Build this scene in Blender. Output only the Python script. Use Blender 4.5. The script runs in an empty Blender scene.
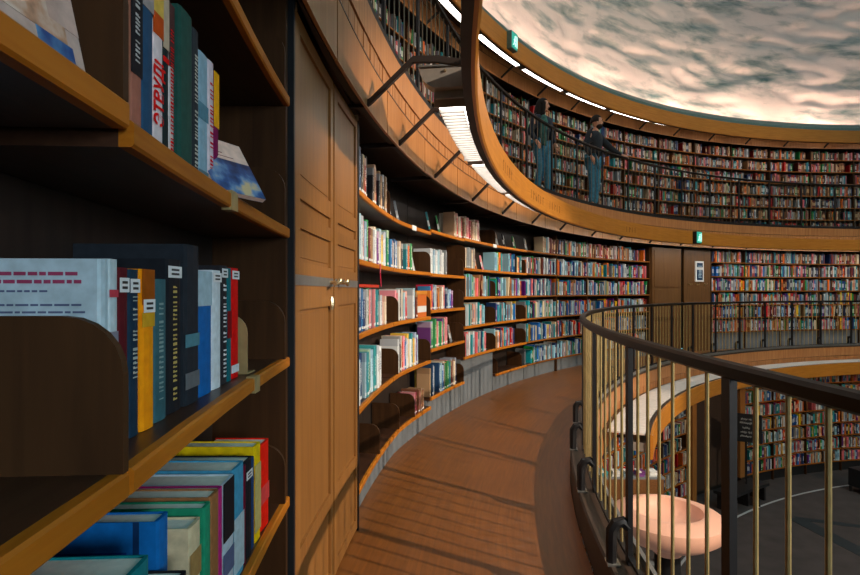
import bpy, bmesh, math, random
from mathutils import Vector, Matrix
from bisect import bisect
rnd = random.Random(7)
SC = bpy.context.scene
COL = SC.collection
R_, D_ = math.radians, math.degrees

# ------------------------------------------------------------------ camera, world, light, exposure
CAM = (-12.336, -1.535, 1.261)
cd = bpy.data.cameras.new('camera'); cam = bpy.data.objects.new('camera', cd); COL.objects.link(cam)
cam.location = CAM; cam.rotation_euler = (R_(90), 0, 0)
cd.sensor_width = 36; cd.lens = 540.77/860*36; cd.shift_y = 3.97/860; cd.clip_start = .02; cd.clip_end = 200
SC.camera = cam
SC.view_settings.view_transform = 'Standard'; SC.view_settings.look = 'None'
SC.view_settings.gamma = 1; SC.view_settings.use_curve_mapping = False
SC.view_settings.exposure = 0.0
w = bpy.data.worlds.new('sky'); SC.world = w; w.use_nodes = True
w.node_tree.nodes['Background'].inputs[0].default_value = (.15, .50, .60, 1)
w.node_tree.nodes['Background'].inputs[1].default_value = 1.7
LAMP_E, COVE_E = 11.0, 56.0
def light(name, kind, loc, power, color, size=.3, rot=(0, 0, 0), sy=None):
    l = bpy.data.lights.new(name, kind); l.energy = power; l.color = color
    if kind == 'AREA':
        l.size = size
        if sy: l.shape = 'RECTANGLE'; l.size_y = sy
    else: l.shadow_soft_size = size
    o = bpy.data.objects.new(name, l); COL.objects.link(o); o.location = loc; o.rotation_euler = rot
    return o
hs = light('hall_spot', 'SPOT', (-5.3, -2.7, 4.9), 4200, (1, .80, .60), .06)
hs.data.spot_size = R_(47); hs.data.spot_blend = .3
hs.rotation_euler = (Vector((-11.3, 3.6, -.2))-Vector((-5.3, -2.7, 4.9))).to_track_quat('-Z', 'Y').to_euler()

l3 = light('foreground_fill', 'AREA', (-8.4, -6.2, 2.1), 27, (.80, .93, 1), 1.6)  # soft cool fill added to brighten the foreground books; no opening stands there
l3.rotation_euler = (Vector((-12.75, -.6, 1.1))-Vector((-8.4, -6.2, 2.1))).to_track_quat('-Z', 'Y').to_euler(); l3.data.spread = R_(60)
h2 = light('far_spot', 'SPOT', (-2.0, -4.0, 4.6), 2900, (1, .78, .55), .25)  # warm spot added to brighten the far ring and fascia, without a fixture
h2.data.spot_size = R_(74); h2.data.spot_blend = .5
h2.rotation_euler = (Vector((-8.0, 9.0, .8))-Vector((-2.0, -4.0, 4.6))).to_track_quat('-Z', 'Y').to_euler()

# ------------------------------------------------------------------ materials
M = {}
def nt(name, rough=.5, metal=0, base=None, spec=.5):
    m = bpy.data.materials.new(name); m.use_nodes = True; n = m.node_tree
    b = n.nodes['Principled BSDF']; b.inputs['Roughness'].default_value = rough; b.inputs['Metallic'].default_value = metal
    b.inputs['Specular IOR Level'].default_value = spec
    if base: b.inputs['Base Color'].default_value = (*base, 1)
    M[name] = m
    return m, n, b
def N(n, t, **k):
    x = n.nodes.new(t)
    for a, v in k.items(): setattr(x, a, v)
    return x
def ramp(n, src, stops):
    r = N(n, 'ShaderNodeValToRGB'); n.links.new(src, r.inputs[0]); e = r.color_ramp.elements
    while len(e) < len(stops): e.new(.5)
    for i, (p, c) in enumerate(stops): e[i].position = p; e[i].color = (*c, 1)
    return r.outputs[0]
def mathn(n, op, a, b=None, c=None):
    x = N(n, 'ShaderNodeMath', operation=op)
    for i, v in enumerate((a, b, c)):
        if v is None: continue
        if hasattr(v, 'is_output'): n.links.new(v, x.inputs[i])
        else: x.inputs[i].default_value = v
    return x.outputs[0]
def mix(n, f, a, b, bt='MIX'):
    x = N(n, 'ShaderNodeMix', data_type='RGBA', blend_type=bt)
    for i, v in ((0, f), (6, a), (7, b)):
        if hasattr(v, 'is_output'): n.links.new(v, x.inputs[i])
        elif i == 0: x.inputs[0].default_value = v
        else: x.inputs[i].default_value = (*v, 1)
    return x.outputs[2]
def plain(name, c, rough=.5, metal=0, noise=.12, scale=20, spec=.4):
    m, n, b = nt(name, rough, metal, c, spec)
    tc = N(n, 'ShaderNodeTexCoord'); no = N(n, 'ShaderNodeTexNoise'); no.inputs['Scale'].default_value = scale; no.inputs['Detail'].default_value = 4
    n.links.new(tc.outputs['Object'], no.inputs[0])
    n.links.new(ramp(n, no.outputs[0], [(.25, tuple(x*(1-noise) for x in c)), (.75, tuple(min(1, x*(1+noise)) for x in c))]), b.inputs['Base Color'])
    return m
def wood(name, c0, c1, rough=.4, sc=(1, 1, 1), gs=7, bump=.1, polar=False, spec=.4):
    """grain running along object Z by default; polar=True lets the grain follow the circle"""
    m, n, b = nt(name, rough, 0, c0, spec)
    tc = N(n, 'ShaderNodeTexCoord'); mp = N(n, 'ShaderNodeMapping'); mp.inputs['Scale'].default_value = sc
    src = tc.outputs['Object']
    if polar:
        g = N(n, 'ShaderNodeNewGeometry'); sx = N(n, 'ShaderNodeSeparateXYZ'); n.links.new(g.outputs['Position'], sx.inputs[0])
        rr = mathn(n, 'SQRT', mathn(n, 'ADD', mathn(n, 'MULTIPLY', sx.outputs[0], sx.outputs[0]), mathn(n, 'MULTIPLY', sx.outputs[1], sx.outputs[1])))
        th = mathn(n, 'MULTIPLY', mathn(n, 'ARCTAN2', sx.outputs[1], sx.outputs[0]), 12.5)
        cx = N(n, 'ShaderNodeCombineXYZ'); n.links.new(rr, cx.inputs[0]); n.links.new(th, cx.inputs[1]); n.links.new(sx.outputs[2], cx.inputs[2]); src = cx.outputs[0]
    n.links.new(src, mp.inputs[0])
    no = N(n, 'ShaderNodeTexNoise'); no.inputs['Scale'].default_value = gs; no.inputs['Detail'].default_value = 7; no.inputs['Distortion'].default_value = .6
    n.links.new(mp.outputs[0], no.inputs[0])
    n2 = N(n, 'ShaderNodeTexNoise'); n2.inputs['Scale'].default_value = 1.3; n2.inputs['Detail'].default_value = 3; n.links.new(src, n2.inputs[0])
    oi = N(n, 'ShaderNodeObjectInfo')
    base = ramp(n, no.outputs[0], [(.3, c0), (.7, c1)])
    base = mix(n, mathn(n, 'MULTIPLY', n2.outputs[0], .5), base, tuple(x*.55 for x in c0))
    base = mix(n, 1.0, base, ramp(n, oi.outputs['Random'], [(0, (.82,)*3), (1, (1.0,)*3)]), 'MULTIPLY')
    n.links.new(base, b.inputs['Base Color'])
    bp = N(n, 'ShaderNodeBump'); bp.inputs['Strength'].default_value = bump; bp.inputs['Distance'].default_value = .002
    n.links.new(no.outputs[0], bp.inputs['Height']); n.links.new(bp.outputs[0], b.inputs['Normal'])
    return m
GV = (14, 14, .9)      # vertical grain
GP = (22, 1.2, 22)     # grain around the circle
wood('oak_ring', (.52, .19, .022), (.70, .29, .045), .38, GP, 2.2, polar=True)
wood('oak_fascia', (.48, .18, .045), (.62, .27, .085), .42, GV, 2.2)
wood('oak_strip', (.44, .17, .055), (.66, .30, .11), .45, GV, 2.4)
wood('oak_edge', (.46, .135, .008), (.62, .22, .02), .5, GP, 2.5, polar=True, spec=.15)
plain('letter_brown', (.24, .09, .018), .5)
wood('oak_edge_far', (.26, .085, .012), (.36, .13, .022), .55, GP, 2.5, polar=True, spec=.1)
wood('oak_door', (.25, .105, .026), (.37, .165, .042), .40, GV, 2.6)
wood('dark_board', (.045, .018, .010), (.085, .036, .018), .38, GP, 2, polar=True)
wood('dark_back', (.020, .014, .012), (.036, .025, .020), .55, GV, 2)
wood('divider_wood', (.040, .018, .008), (.080, .036, .014), .5, GV, 2, spec=.15)
wood('niche_wood', (.13, .060, .018), (.20, .095, .030), .45, GV, 2)
wood('floor_wood', (.17, .057, .012), (.27, .092, .018), .38, (26, 1.4, 1), 2.0, .12, polar=True)
wood('kerb_wood', (.045, .028, .020), (.085, .055, .040), .5, GP, 2, polar=True)
wood('desk_wood', (.13, .055, .018), (.20, .09, .03), .4, GP, 2, polar=True)
plain('grey_base', (.14, .16, .18), .6, noise=.2, scale=4)
plain('soffit_dark', (.035, .022, .016), .7)
plain('iron', (.008, .008, .010), .5, 0, noise=.2)
plain('rail_dark', (.008, .006, .005), .45, 0, noise=.3, scale=30, spec=.2)
plain('bar_dark', (.13, .11, .075), .5, .1)
plain('brass_bar', (.42, .33, .15), .42, .35, noise=.2)
plain('brass', (.62, .50, .30), .28, .9)
plain('lamp_grey', (.30, .28, .26), .45, .2)
plain('lamp_dark', (.026, .017, .014), .6, 0)
plain('steel_strip', (.30, .31, .31), .35, .7)
plain('white_paint', (.72, .66, .62), .5)
plain('teal_rim', (.10, .20, .20), .35, .2)
plain('carpet', (.060, .048, .047), .85, noise=.25, scale=3)
plain('inlay_white', (.42, .42, .44), .6)
plain('inlay_dark', (.014, .022, .028), .7)
plain('black_paint', (.010, .012, .015), .45)
plain('white_card', (.75, .78, .80), .6, noise=.04)
plain('grey_print', (.30, .32, .33), .6)
plain('paper', (.80, .76, .68), .8, noise=.1, scale=60)
plain('jeans', (.035, .17, .28), .85, noise=.3, scale=25)
plain('black_knit', (.012, .016, .024), .9, noise=.3, scale=60)
plain('navy_coat', (.010, .016, .032), .8)
plain('green_shirt', (.03, .11, .10), .85, noise=.5, scale=14)
plain('skin', (.52, .27, .18), .55, noise=.06)
plain('hair_dark', (.005, .003, .0025), .9, noise=.4, scale=40)
plain('hair_brown', (.014, .007, .004), .9, noise=.4, scale=40)
plain('shoe', (.02, .02, .025), .5)
plain('shoe_light', (.45, .40, .38), .6)
plain('brown_bag', (.20, .09, .05), .6)
def emis(name, c, s):
    m, n, b = nt(name, .5, 0, c)
    b.inputs['Emission Color'].default_value = (*c, 1); b.inputs['Emission Strength'].default_value = s
    return m
emis('lamp_glow', (1, .93, .84), LAMP_E)
emis('cove_glow', (1, .62, .46), COVE_E)
emis('lamp_glow_lower', (1, .80, .62), 3.0)
emis('lamp_glow_upper', (1, .92, .84), 9.0)
emis('bowl_glow', (.66, .37, .27), .14)
emis('exit_green', (.03, .42, .32), .55)
emis('exit_white', (.6, .95, .85), .9)
# rough plaster drum
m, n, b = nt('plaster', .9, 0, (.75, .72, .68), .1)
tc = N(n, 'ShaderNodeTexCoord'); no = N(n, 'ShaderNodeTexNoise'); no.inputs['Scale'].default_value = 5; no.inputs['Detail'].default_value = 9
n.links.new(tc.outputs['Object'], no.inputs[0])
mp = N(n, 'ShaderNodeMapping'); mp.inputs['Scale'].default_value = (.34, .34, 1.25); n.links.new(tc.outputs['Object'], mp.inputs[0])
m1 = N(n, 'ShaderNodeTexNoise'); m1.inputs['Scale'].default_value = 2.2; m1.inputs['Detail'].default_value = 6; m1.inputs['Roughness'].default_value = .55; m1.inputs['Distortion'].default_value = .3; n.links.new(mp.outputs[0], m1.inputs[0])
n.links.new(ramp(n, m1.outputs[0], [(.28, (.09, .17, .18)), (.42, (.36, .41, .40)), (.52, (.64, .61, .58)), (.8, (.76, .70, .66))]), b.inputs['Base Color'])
bp = N(n, 'ShaderNodeBump'); bp.inputs['Strength'].default_value = .18; bp.inputs['Distance'].default_value = .04
n.links.new(no.outputs[0], bp.inputs['Height']); n.links.new(bp.outputs[0], b.inputs['Normal'])
# book covers: printed spine (title, bands and shelf mark are flat print); unit book space x depth, y thickness, z height
def cover(name, c, ink, lab=True, rough=.45, fine=False):
    m, n, b = nt(name, rough, 0, c, .4)
    tc = N(n, 'ShaderNodeTexCoord'); s = N(n, 'ShaderNodeSeparateXYZ'); n.links.new(tc.outputs['Object'], s.inputs[0])
    oi = N(n, 'ShaderNodeObjectInfo'); rn = oi.outputs['Random']
    X, Y, Z = s.outputs
    ongeo = mathn(n, 'LESS_THAN', X, .012)
    cx = N(n, 'ShaderNodeCombineXYZ')
    n.links.new(mathn(n, 'MULTIPLY', Y, 3.0), cx.inputs[0]); n.links.new(mathn(n, 'ADD', mathn(n, 'MULTIPLY', Z, 26), mathn(n, 'MULTIPLY', rn, 90)), cx.inputs[1])
    no = N(n, 'ShaderNodeTexNoise'); no.inputs['Scale'].default_value = 1.6; no.inputs['Detail'].default_value = 3
    n.links.new(cx.outputs[0], no.inputs[0])
    t = mathn(n, 'GREATER_THAN', no.outputs[0], .52)
    inc = mathn(n, 'LESS_THAN', mathn(n, 'ABSOLUTE', Y), .24)
    z0 = mathn(n, 'ADD', .28, mathn(n, 'MULTIPLY', rn, .12)); z1 = mathn(n, 'ADD', .70, mathn(n, 'MULTIPLY', rn, .2))
    inz = mathn(n, 'MULTIPLY', mathn(n, 'GREATER_THAN', Z, z0), mathn(n, 'LESS_THAN', Z, z1))
    f = mathn(n, 'MULTIPLY', mathn(n, 'MULTIPLY', t, inc), mathn(n, 'MULTIPLY', inz, ongeo))
    wn = N(n, 'ShaderNodeTexWhiteNoise', noise_dimensions='1D'); n.links.new(rn, wn.inputs['W'])
    # a colour band on some spines
    bz = mathn(n, 'MULTIPLY', mathn(n, 'GREATER_THAN', Z, .80), mathn(n, 'GREATER_THAN', wn.outputs[0], .6))
    base = mix(n, mathn(n, 'MULTIPLY', bz, .8), c, tuple(.5*x+.5*y for x, y in zip(c, ink)))
    hv = N(n, 'ShaderNodeHueSaturation'); n.links.new(base, hv.inputs['Color'])
    n.links.new(mathn(n, 'ADD', .485, mathn(n, 'MULTIPLY', wn.outputs[0], .03)), hv.inputs['Hue'])
    n.links.new(mathn(n, 'ADD', .75, mathn(n, 'MULTIPLY', rn, .5)), hv.inputs['Value'])
    col = mix(n, f, hv.outputs[0], ink)
    if lab:
        l = mathn(n, 'MULTIPLY', mathn(n, 'MULTIPLY', mathn(n, 'GREATER_THAN', Z, .05), mathn(n, 'LESS_THAN', Z, .115)), mathn(n, 'MULTIPLY', ongeo, mathn(n, 'LESS_THAN', mathn(n, 'ABSOLUTE', Y), .42)))
        col = mix(n, l, col, (.62, .66, .68))
    n.links.new(col, b.inputs['Base Color'])
    return m
PAL = {  # name: cover colour, print colour
 'white': ((.62, .66, .68), (.10, .14, .22)), 'cream': ((.62, .54, .42), (.25, .05, .04)), 'pale blue': ((.34, .52, .62), (.03, .08, .2)),
 'teal': ((.03, .25, .30), (.55, .7, .7)), 'navy': ((.015, .045, .13), (.6, .65, .7)), 'blue': ((.03, .14, .38), (.7, .75, .8)),
 'black': ((.014, .014, .018), (.6, .6, .6)), 'crimson': ((.42, .018, .035), (.8, .7, .6)), 'maroon': ((.13, .012, .018), (.6, .4, .2)),
 'pink': ((.62, .22, .24), (.1, .02, .05)), 'orange': ((.66, .20, .03), (.05, .03, .03)), 'green': ((.03, .22, .08), (.7, .75, .6)),
 'brown': ((.15, .065, .03), (.6, .4, .2)), 'grey': ((.24, .27, .30), (.03, .03, .05)), 'yellow': ((.66, .46, .06), (.2, .02, .02)),
 'purple': ((.14, .04, .20), (.7, .6, .7)), 'tan': ((.42, .25, .15), (.1, .04, .02)), 'red': ((.60, .04, .02), (.85, .8, .7)),
}
for k, (c, i) in PAL.items(): cover('cover_'+k, c, i)
WARM = ['crimson', 'maroon', 'brown', 'tan', 'cream', 'pink', 'black', 'navy', 'white', 'teal', 'orange', 'grey', 'brown', 'green', 'black']
MODERN = ['white', 'white', 'white', 'pale blue', 'pale blue', 'pale blue', 'blue', 'teal', 'navy', 'navy', 'blue', 'black', 'crimson', 'pink', 'cream', 'grey', 'orange', 'green', 'purple', 'yellow', 'tan', 'white', 'teal', 'maroon']
OLD = ['brown', 'brown', 'maroon', 'crimson', 'tan', 'cream', 'black', 'navy', 'teal', 'green', 'orange', 'grey', 'black', 'brown', 'pink', 'white']
# far book mass: colour from a colour attribute (each book its own printed colour)
m, n, b = nt('book_mass_print', .5, 0)
at = N(n, 'ShaderNodeVertexColor'); at.layer_name = 'print'; n.links.new(at.outputs[0], b.inputs['Base Color'])

# ------------------------------------------------------------------ object helpers
def frame(r=0, th=0, z=0):
    t = R_(th); return (r*math.cos(t), r*math.sin(t), z, t)
WF = frame()
def P(r, th, z):
    t = R_(th); return (r*math.cos(t), r*math.sin(t), z)
class MB:
    def __init__(s): s.v = []; s.f = []; s.m = []; s.mi = 0; s.sm = False
    def add(s, vs, fs):
        o = len(s.v); s.v += vs
        for f in fs: s.f.append(tuple(i+o for i in f)); s.m.append(s.mi)
        return s
    def hexa(s, c):   # 8 corners: bottom 4 ccw, top 4
        return s.add(list(c), [(3, 2, 1, 0), (4, 5, 6, 7), (0, 1, 5, 4), (1, 2, 6, 5), (2, 3, 7, 6), (3, 0, 4, 7)])
    def box(s, x0, x1, y0, y1, z0, z1):
        return s.hexa([(x0, y0, z0), (x1, y0, z0), (x1, y1, z0), (x0, y1, z0), (x0, y0, z1), (x1, y0, z1), (x1, y1, z1), (x0, y1, z1)])
    def rings(s, rings, closed=True, caps=True, loop=False):
        o = len(s.v); k = len(rings[0]); fs = []
        for r in rings: s.v += list(r)
        nr = len(rings)
        for i in range(nr if loop else nr-1):
            a = o+i*k; b_ = o+((i+1) % nr)*k
            for j in range(k if closed else k-1):
                j2 = (j+1) % k; fs.append((a+j, a+j2, b_+j2, b_+j))
        if caps and not loop:
            fs.append(tuple(o+j for j in reversed(range(k)))); fs.append(tuple(o+(nr-1)*k+j for j in range(k)))
        for f in fs: s.f.append(f); s.m.append(s.mi)
        return s
    def arc(s, r0, r1, a0, a1, z0, z1, seg=None):
        """curved bar between two angles; r0/r1 may be functions of the angle"""
        seg = seg or max(1, int(abs(a1-a0)/1.3))
        f0 = r0 if callable(r0) else (lambda a: r0); f1 = r1 if callable(r1) else (lambda a: r1)
        full = abs(abs(a1-a0)-360) < 1e-6
        rs = []
        for i in range(seg if full else seg+1):
            a = a0+(a1-a0)*i/seg; u, v = f0(a), f1(a)
            rs.append([P(u, a, z0), P(v, a, z0), P(v, a, z1), P(u, a, z1)])
        return s.rings(rs, loop=full)
    def prof(s, pts, a0, a1, seg):
        """(r,z) profile swept round the circle"""
        full = abs(abs(a1-a0)-360) < 1e-6
        return s.rings([[P(r, a0+(a1-a0)*i/seg, z) for r, z in pts] for i in range(seg if full else seg+1)], loop=full)
    def pbox(s, r0, r1, th, t0, t1, z0, z1):
        t = R_(th); c, n_ = math.cos(t), math.sin(t)
        q = lambda r, y, z: (r*c-y*n_, r*n_+y*c, z)
        return s.hexa([q(r0, t0, z0), q(r1, t0, z0), q(r1, t1, z0), q(r0, t1, z0), q(r0, t0, z1), q(r1, t0, z1), q(r1, t1, z1), q(r0, t1, z1)])
    def tube(s, pts, rad, k=6, caps=True):
        pts = [Vector(p) for p in pts]; rs = []
        for i, p in enumerate(pts):
            d = (pts[min(i+1, len(pts)-1)]-pts[max(i-1, 0)]).normalized()
            up = Vector((0, 0, 1)) if abs(d.z) < .95 else Vector((1, 0, 0))
            x = d.cross(up).normalized(); y = d.cross(x).normalized(); rr = rad[i] if isinstance(rad, (list, tuple)) else rad
            rs.append([tuple(p+x*rr*math.cos(2*math.pi*j/k)+y*rr*math.sin(2*math.pi*j/k)) for j in range(k)])
        return s.rings(rs, caps=caps)
    def lathe(s, prof, c=(0, 0), k=24):
        rs = [[(c[0]+r*math.cos(2*math.pi*j/k), c[1]+r*math.sin(2*math.pi*j/k), z) for j in range(k)] for r, z in prof]
        return s.rings(rs)
    def mesh(s, fr=WF, smooth=False, name='m'):
        x, y, z, t = fr; c, n_ = math.cos(-t), math.sin(-t)
        vs = [((a-x)*c-(b_-y)*n_, (a-x)*n_+(b_-y)*c, d-z) for a, b_, d in s.v]
        me = bpy.data.meshes.new(name); me.from_pydata(vs, [], s.f); me.polygons.foreach_set('material_index', s.m)
        bm = bmesh.new(); bm.from_mesh(me); bmesh.ops.recalc_face_normals(bm, faces=bm.faces); bm.to_mesh(me); bm.free()
        if smooth:
            me.polygons.foreach_set('use_smooth', [True]*len(me.polygons)); 
            try: me.set_sharp_from_angle(angle=R_(40))
            except Exception: pass
        return me
    def build(s, name, mats, parent=None, fr=WF, smooth=False, **kw):
        me = s.mesh(fr, smooth, name)
        for q in (mats if isinstance(mats, list) else [mats]): me.materials.append(M[q])
        return ob(name, me, parent, None if parent else fr, **kw)
def ob(name, data, parent=None, fr=None, **kw):
    o = bpy.data.objects.new(name, data); COL.objects.link(o)
    if fr: o.location = fr[:3]; o.rotation_euler = (0, 0, fr[3])
    if parent: o.parent = parent
    for k, v in kw.items(): o[k] = v
    return o
def thing(name, label, cat, fr, group=None):
    o = ob(name, None, None, fr, label=label, category=cat); o.empty_display_size = .1
    if group: o['group'] = group
    return o
def tree(o, parent=None):
    c = o.copy(); COL.objects.link(c); c.parent = parent
    for ch in o.children: tree(ch, c)
    return c
ORD = ['zeroth', 'first', 'second', 'third', 'fourth', 'fifth', 'sixth', 'seventh', 'eighth', 'ninth', 'tenth', 'eleventh', 'twelfth', 'thirteenth', 'fourteenth', 'fifteenth', 'sixteenth', 'seventeenth', 'eighteenth', 'nineteenth']
TENS = ['', '', 'twent', 'thirt', 'fort', 'fift', 'sixt', 'sevent']
def ordn(i):
    if i < 20: return ORD[i]
    t, u = divmod(i, 10)
    return TENS[t]+('ieth' if u == 0 else 'y-'+ORD[u])

# ------------------------------------------------------------------ plan of the hall
PW = [(78, 13.04), (165, 13.04), (172.1, 12.9), (178.15, 12.84), (183.7, 12.75), (210, 12.74)]
def W(a):
    if a <= PW[0][0]: return PW[0][1]
    for (a0, r0), (a1, r1) in zip(PW, PW[1:]):
        if a <= a1: return r0+(r1-r0)*(a-a0)/(a1-a0)
    return PW[-1][1]
FL1, FL2, FL3, FL0 = -.2, 2.94, 6.03, -3.05
E1, E2, E3 = 11.455, 12.80, 14.18          # gallery edges
RG0, RG1, RG2 = 10.85, 12.185, 13.5        # light rings
W0, W2 = 11.72, 14.38

# ------------------------------------------------------------------ setting
def struct(name, mb, mat, **kw): return mb.build(name, mat, kind='structure', **kw)
struct('floor', MB().arc(11.56, 13.6, 0, 360, FL1-.12, FL1, 180), 'floor_wood')
struct('floor', MB().lathe([(.01, FL0), (14.6, FL0), (14.6, FL0-.1), (.01, FL0-.1)], k=120), 'carpet')
struct('floor', MB().arc(12.86, 15.2, 0, 360, FL2-.14, FL2, 180), 'floor_wood')
struct('ceiling', MB().arc(12.86, 15.2, 0, 360, 2.40, 2.46, 180), 'soffit_dark')
struct('ceiling', MB().arc(11.50, 13.6, 0, 360, -.56, -.50, 180), 'soffit_dark')
struct('ceiling', MB().arc(14.24, 15.2, 0, 360, 5.52, 5.58, 180), 'soffit_dark')
struct('wall_lower', MB().arc(12.06, 12.2, 0, 360, FL0, -.56, 180), 'dark_back')
struct('wall_middle', MB().arc(lambda a: 13.36, 13.56, -20, 113.2, FL1, 2.4, 100), 'dark_back')
struct('wall_middle', MB().arc(13.36, 13.56, 124.4, 340, FL1, 2.4, 160), 'dark_back')
struct('wall_top', MB().arc(14.74, 14.95, 0, 360, FL2, 5.52, 180), 'dark_back')
# kerb the balustrade stands on
k = struct('trim_1', MB().prof([(11.37, -.2), (11.555, -.2), (11.555, -.012), (11.545, 0), (11.37, 0)], 0, 360, 240), 'kerb_wood')
# fascias of the galleries: plain board, strips, top board
def fascia(nm, R, zt, near0, near1):
    o = struct(nm, MB().arc(R+.02, R+.06, 0, 360, zt-.60, zt-.02, 240), 'dark_back')
    a = 190.0; first = None
    fr = frame(R, 0, zt)
    # plain lower panels, one per bracket bay
    me = None; step = 5.2
    mbp = MB().arc(R-.012, R+.004, -step/2+.03, step/2-.03, zt-.62, zt-.335, 4)
    pm = mbp.mesh(frame(R, 0, zt), name='panel'); pm.materials.append(M['oak_fascia'])
    for i in range(26):
        q = ob('panel', pm, o); f = frame(R, 188.9-step*i, zt); q.location = f[:3]; q.rotation_euler = (0, 0, f[3])
    rest = MB().arc(R-.012, R+.02, 188.9+step/2-360, 188.9-step*25-step/2, zt-.62, zt-.335, 120)
    r = rest.build('plain_panel', 'oak_fascia', o); 
    sm = [MB().arc(R-.008-.004*v, R+.02, -w_/2+.012, w_/2-.012, zt-.335+.012, zt-.215-.006, 1).mesh(frame(R, 0, zt), name='strip') for v, w_ in ((0, .30), (1, .42), (0, .56))]
    for q in sm: q.materials.append(M['oak_strip'])
    ws = (.30, .42, .56)
    a = near1
    while a > near0:
        v = rnd.randrange(3); w_ = ws[v]
        q = ob('strip', sm[v], o); f = frame(R, a-w_/2, zt); q.location = f[:3]; q.rotation_euler = (0, 0, f[3]); a -= w_
    mb = MB(); st = a; e = near1-360
    while a > e:
        w_ = rnd.choice(ws); mb.arc(R-.008-rnd.choice((0, .004)), R+.02, a-w_+.012, a-.012, zt-.323, zt-.221, 1); a -= w_
    mb.build('strip_run', 'oak_strip', o, kind='stuff')
    MB().arc(R-.014, R+.02, 0, 360, zt-.335, zt-.325, 240).build('bead', 'dark_board', o)
    MB().arc(R-.016, R+.02, 0, 360, zt-.212, zt-.02, 240).build('top_board', 'oak_strip', o)
    return o
fascia('trim_2', E1-.08, -.01, 150, 180)
fascia('trim_3', E2, FL2-.01, 138, 186)
fascia('trim_4', E3, FL3-.01, 150, 175)
struct('trim_5', MB().arc(E2-.012, 12.9, 0, 360, FL2-.03, FL2+.02, 240), 'iron')
# drum wall of rough plaster, real relief
def drum():
    from mathutils import noise
    na, nz, z0, z1 = 900, 150, 5.9, 13.6
    vs = []; fs = []
    for j in range(nz+1):
        z = z0+(z1-z0)*j/nz
        for i in range(na):
            a = 2*math.pi*i/na; x, y = math.cos(a)*14, math.sin(a)*14
            p = Vector((x*.95, y*.95, z*2.5))
            h = noise.noise(p*.62)*.62+noise.noise(p*1.5+Vector((7, 3, 1)))*.5+noise.noise(p*3.0)*.05
            h = -max(0, -h-.04)*1.25+.12*h
            r = 14.30-h*.18*(min(1, (z-z0)/.9))
            vs.append((r*math.cos(a), r*math.sin(a), z))
    for j in range(nz):
        for i in range(na):
            i2 = (i+1) % na; fs.append((j*na+i, (j+1)*na+i, (j+1)*na+i2, j*na+i2))
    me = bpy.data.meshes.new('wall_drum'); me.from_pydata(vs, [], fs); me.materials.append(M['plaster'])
    me.polygons.foreach_set('use_smooth', [True]*len(me.polygons))
    return ob('wall_drum', me, None, None, kind='structure')
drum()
struct('ceiling', MB().arc(9.5, 14.9, 0, 360, 13.6, 13.8, 180), 'white_paint')
# ground floor inlays
struct('trim_6', MB().arc(10.90, 10.94, 0, 360, FL0, FL0+.006, 200), 'inlay_white')
def bar2(mb, p, q, wd, z0, z1):
    p, q = Vector(p), Vector(q); d = (q-p).normalized(); n_ = Vector((-d.y, d.x))*wd/2
    c = [p-n_, q-n_, q+n_, p+n_]
    mb.hexa([(u.x, u.y, z0) for u in c]+[(u.x, u.y, z1) for u in c])
sp = P(10.28, 121.6, 0)[:2]; mb = MB()
bar2(mb, sp, (sp[0]*.0+P(8.0, 108, 0)[0], P(8.0, 108, 0)[1]), .16, FL0, FL0+.004)
bar2(mb, (sp[0], sp[1]), P(7.6, 131, 0)[:2], .30, FL0, FL0+.0045)
struct('trim_7', mb, 'inlay_dark')

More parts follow.
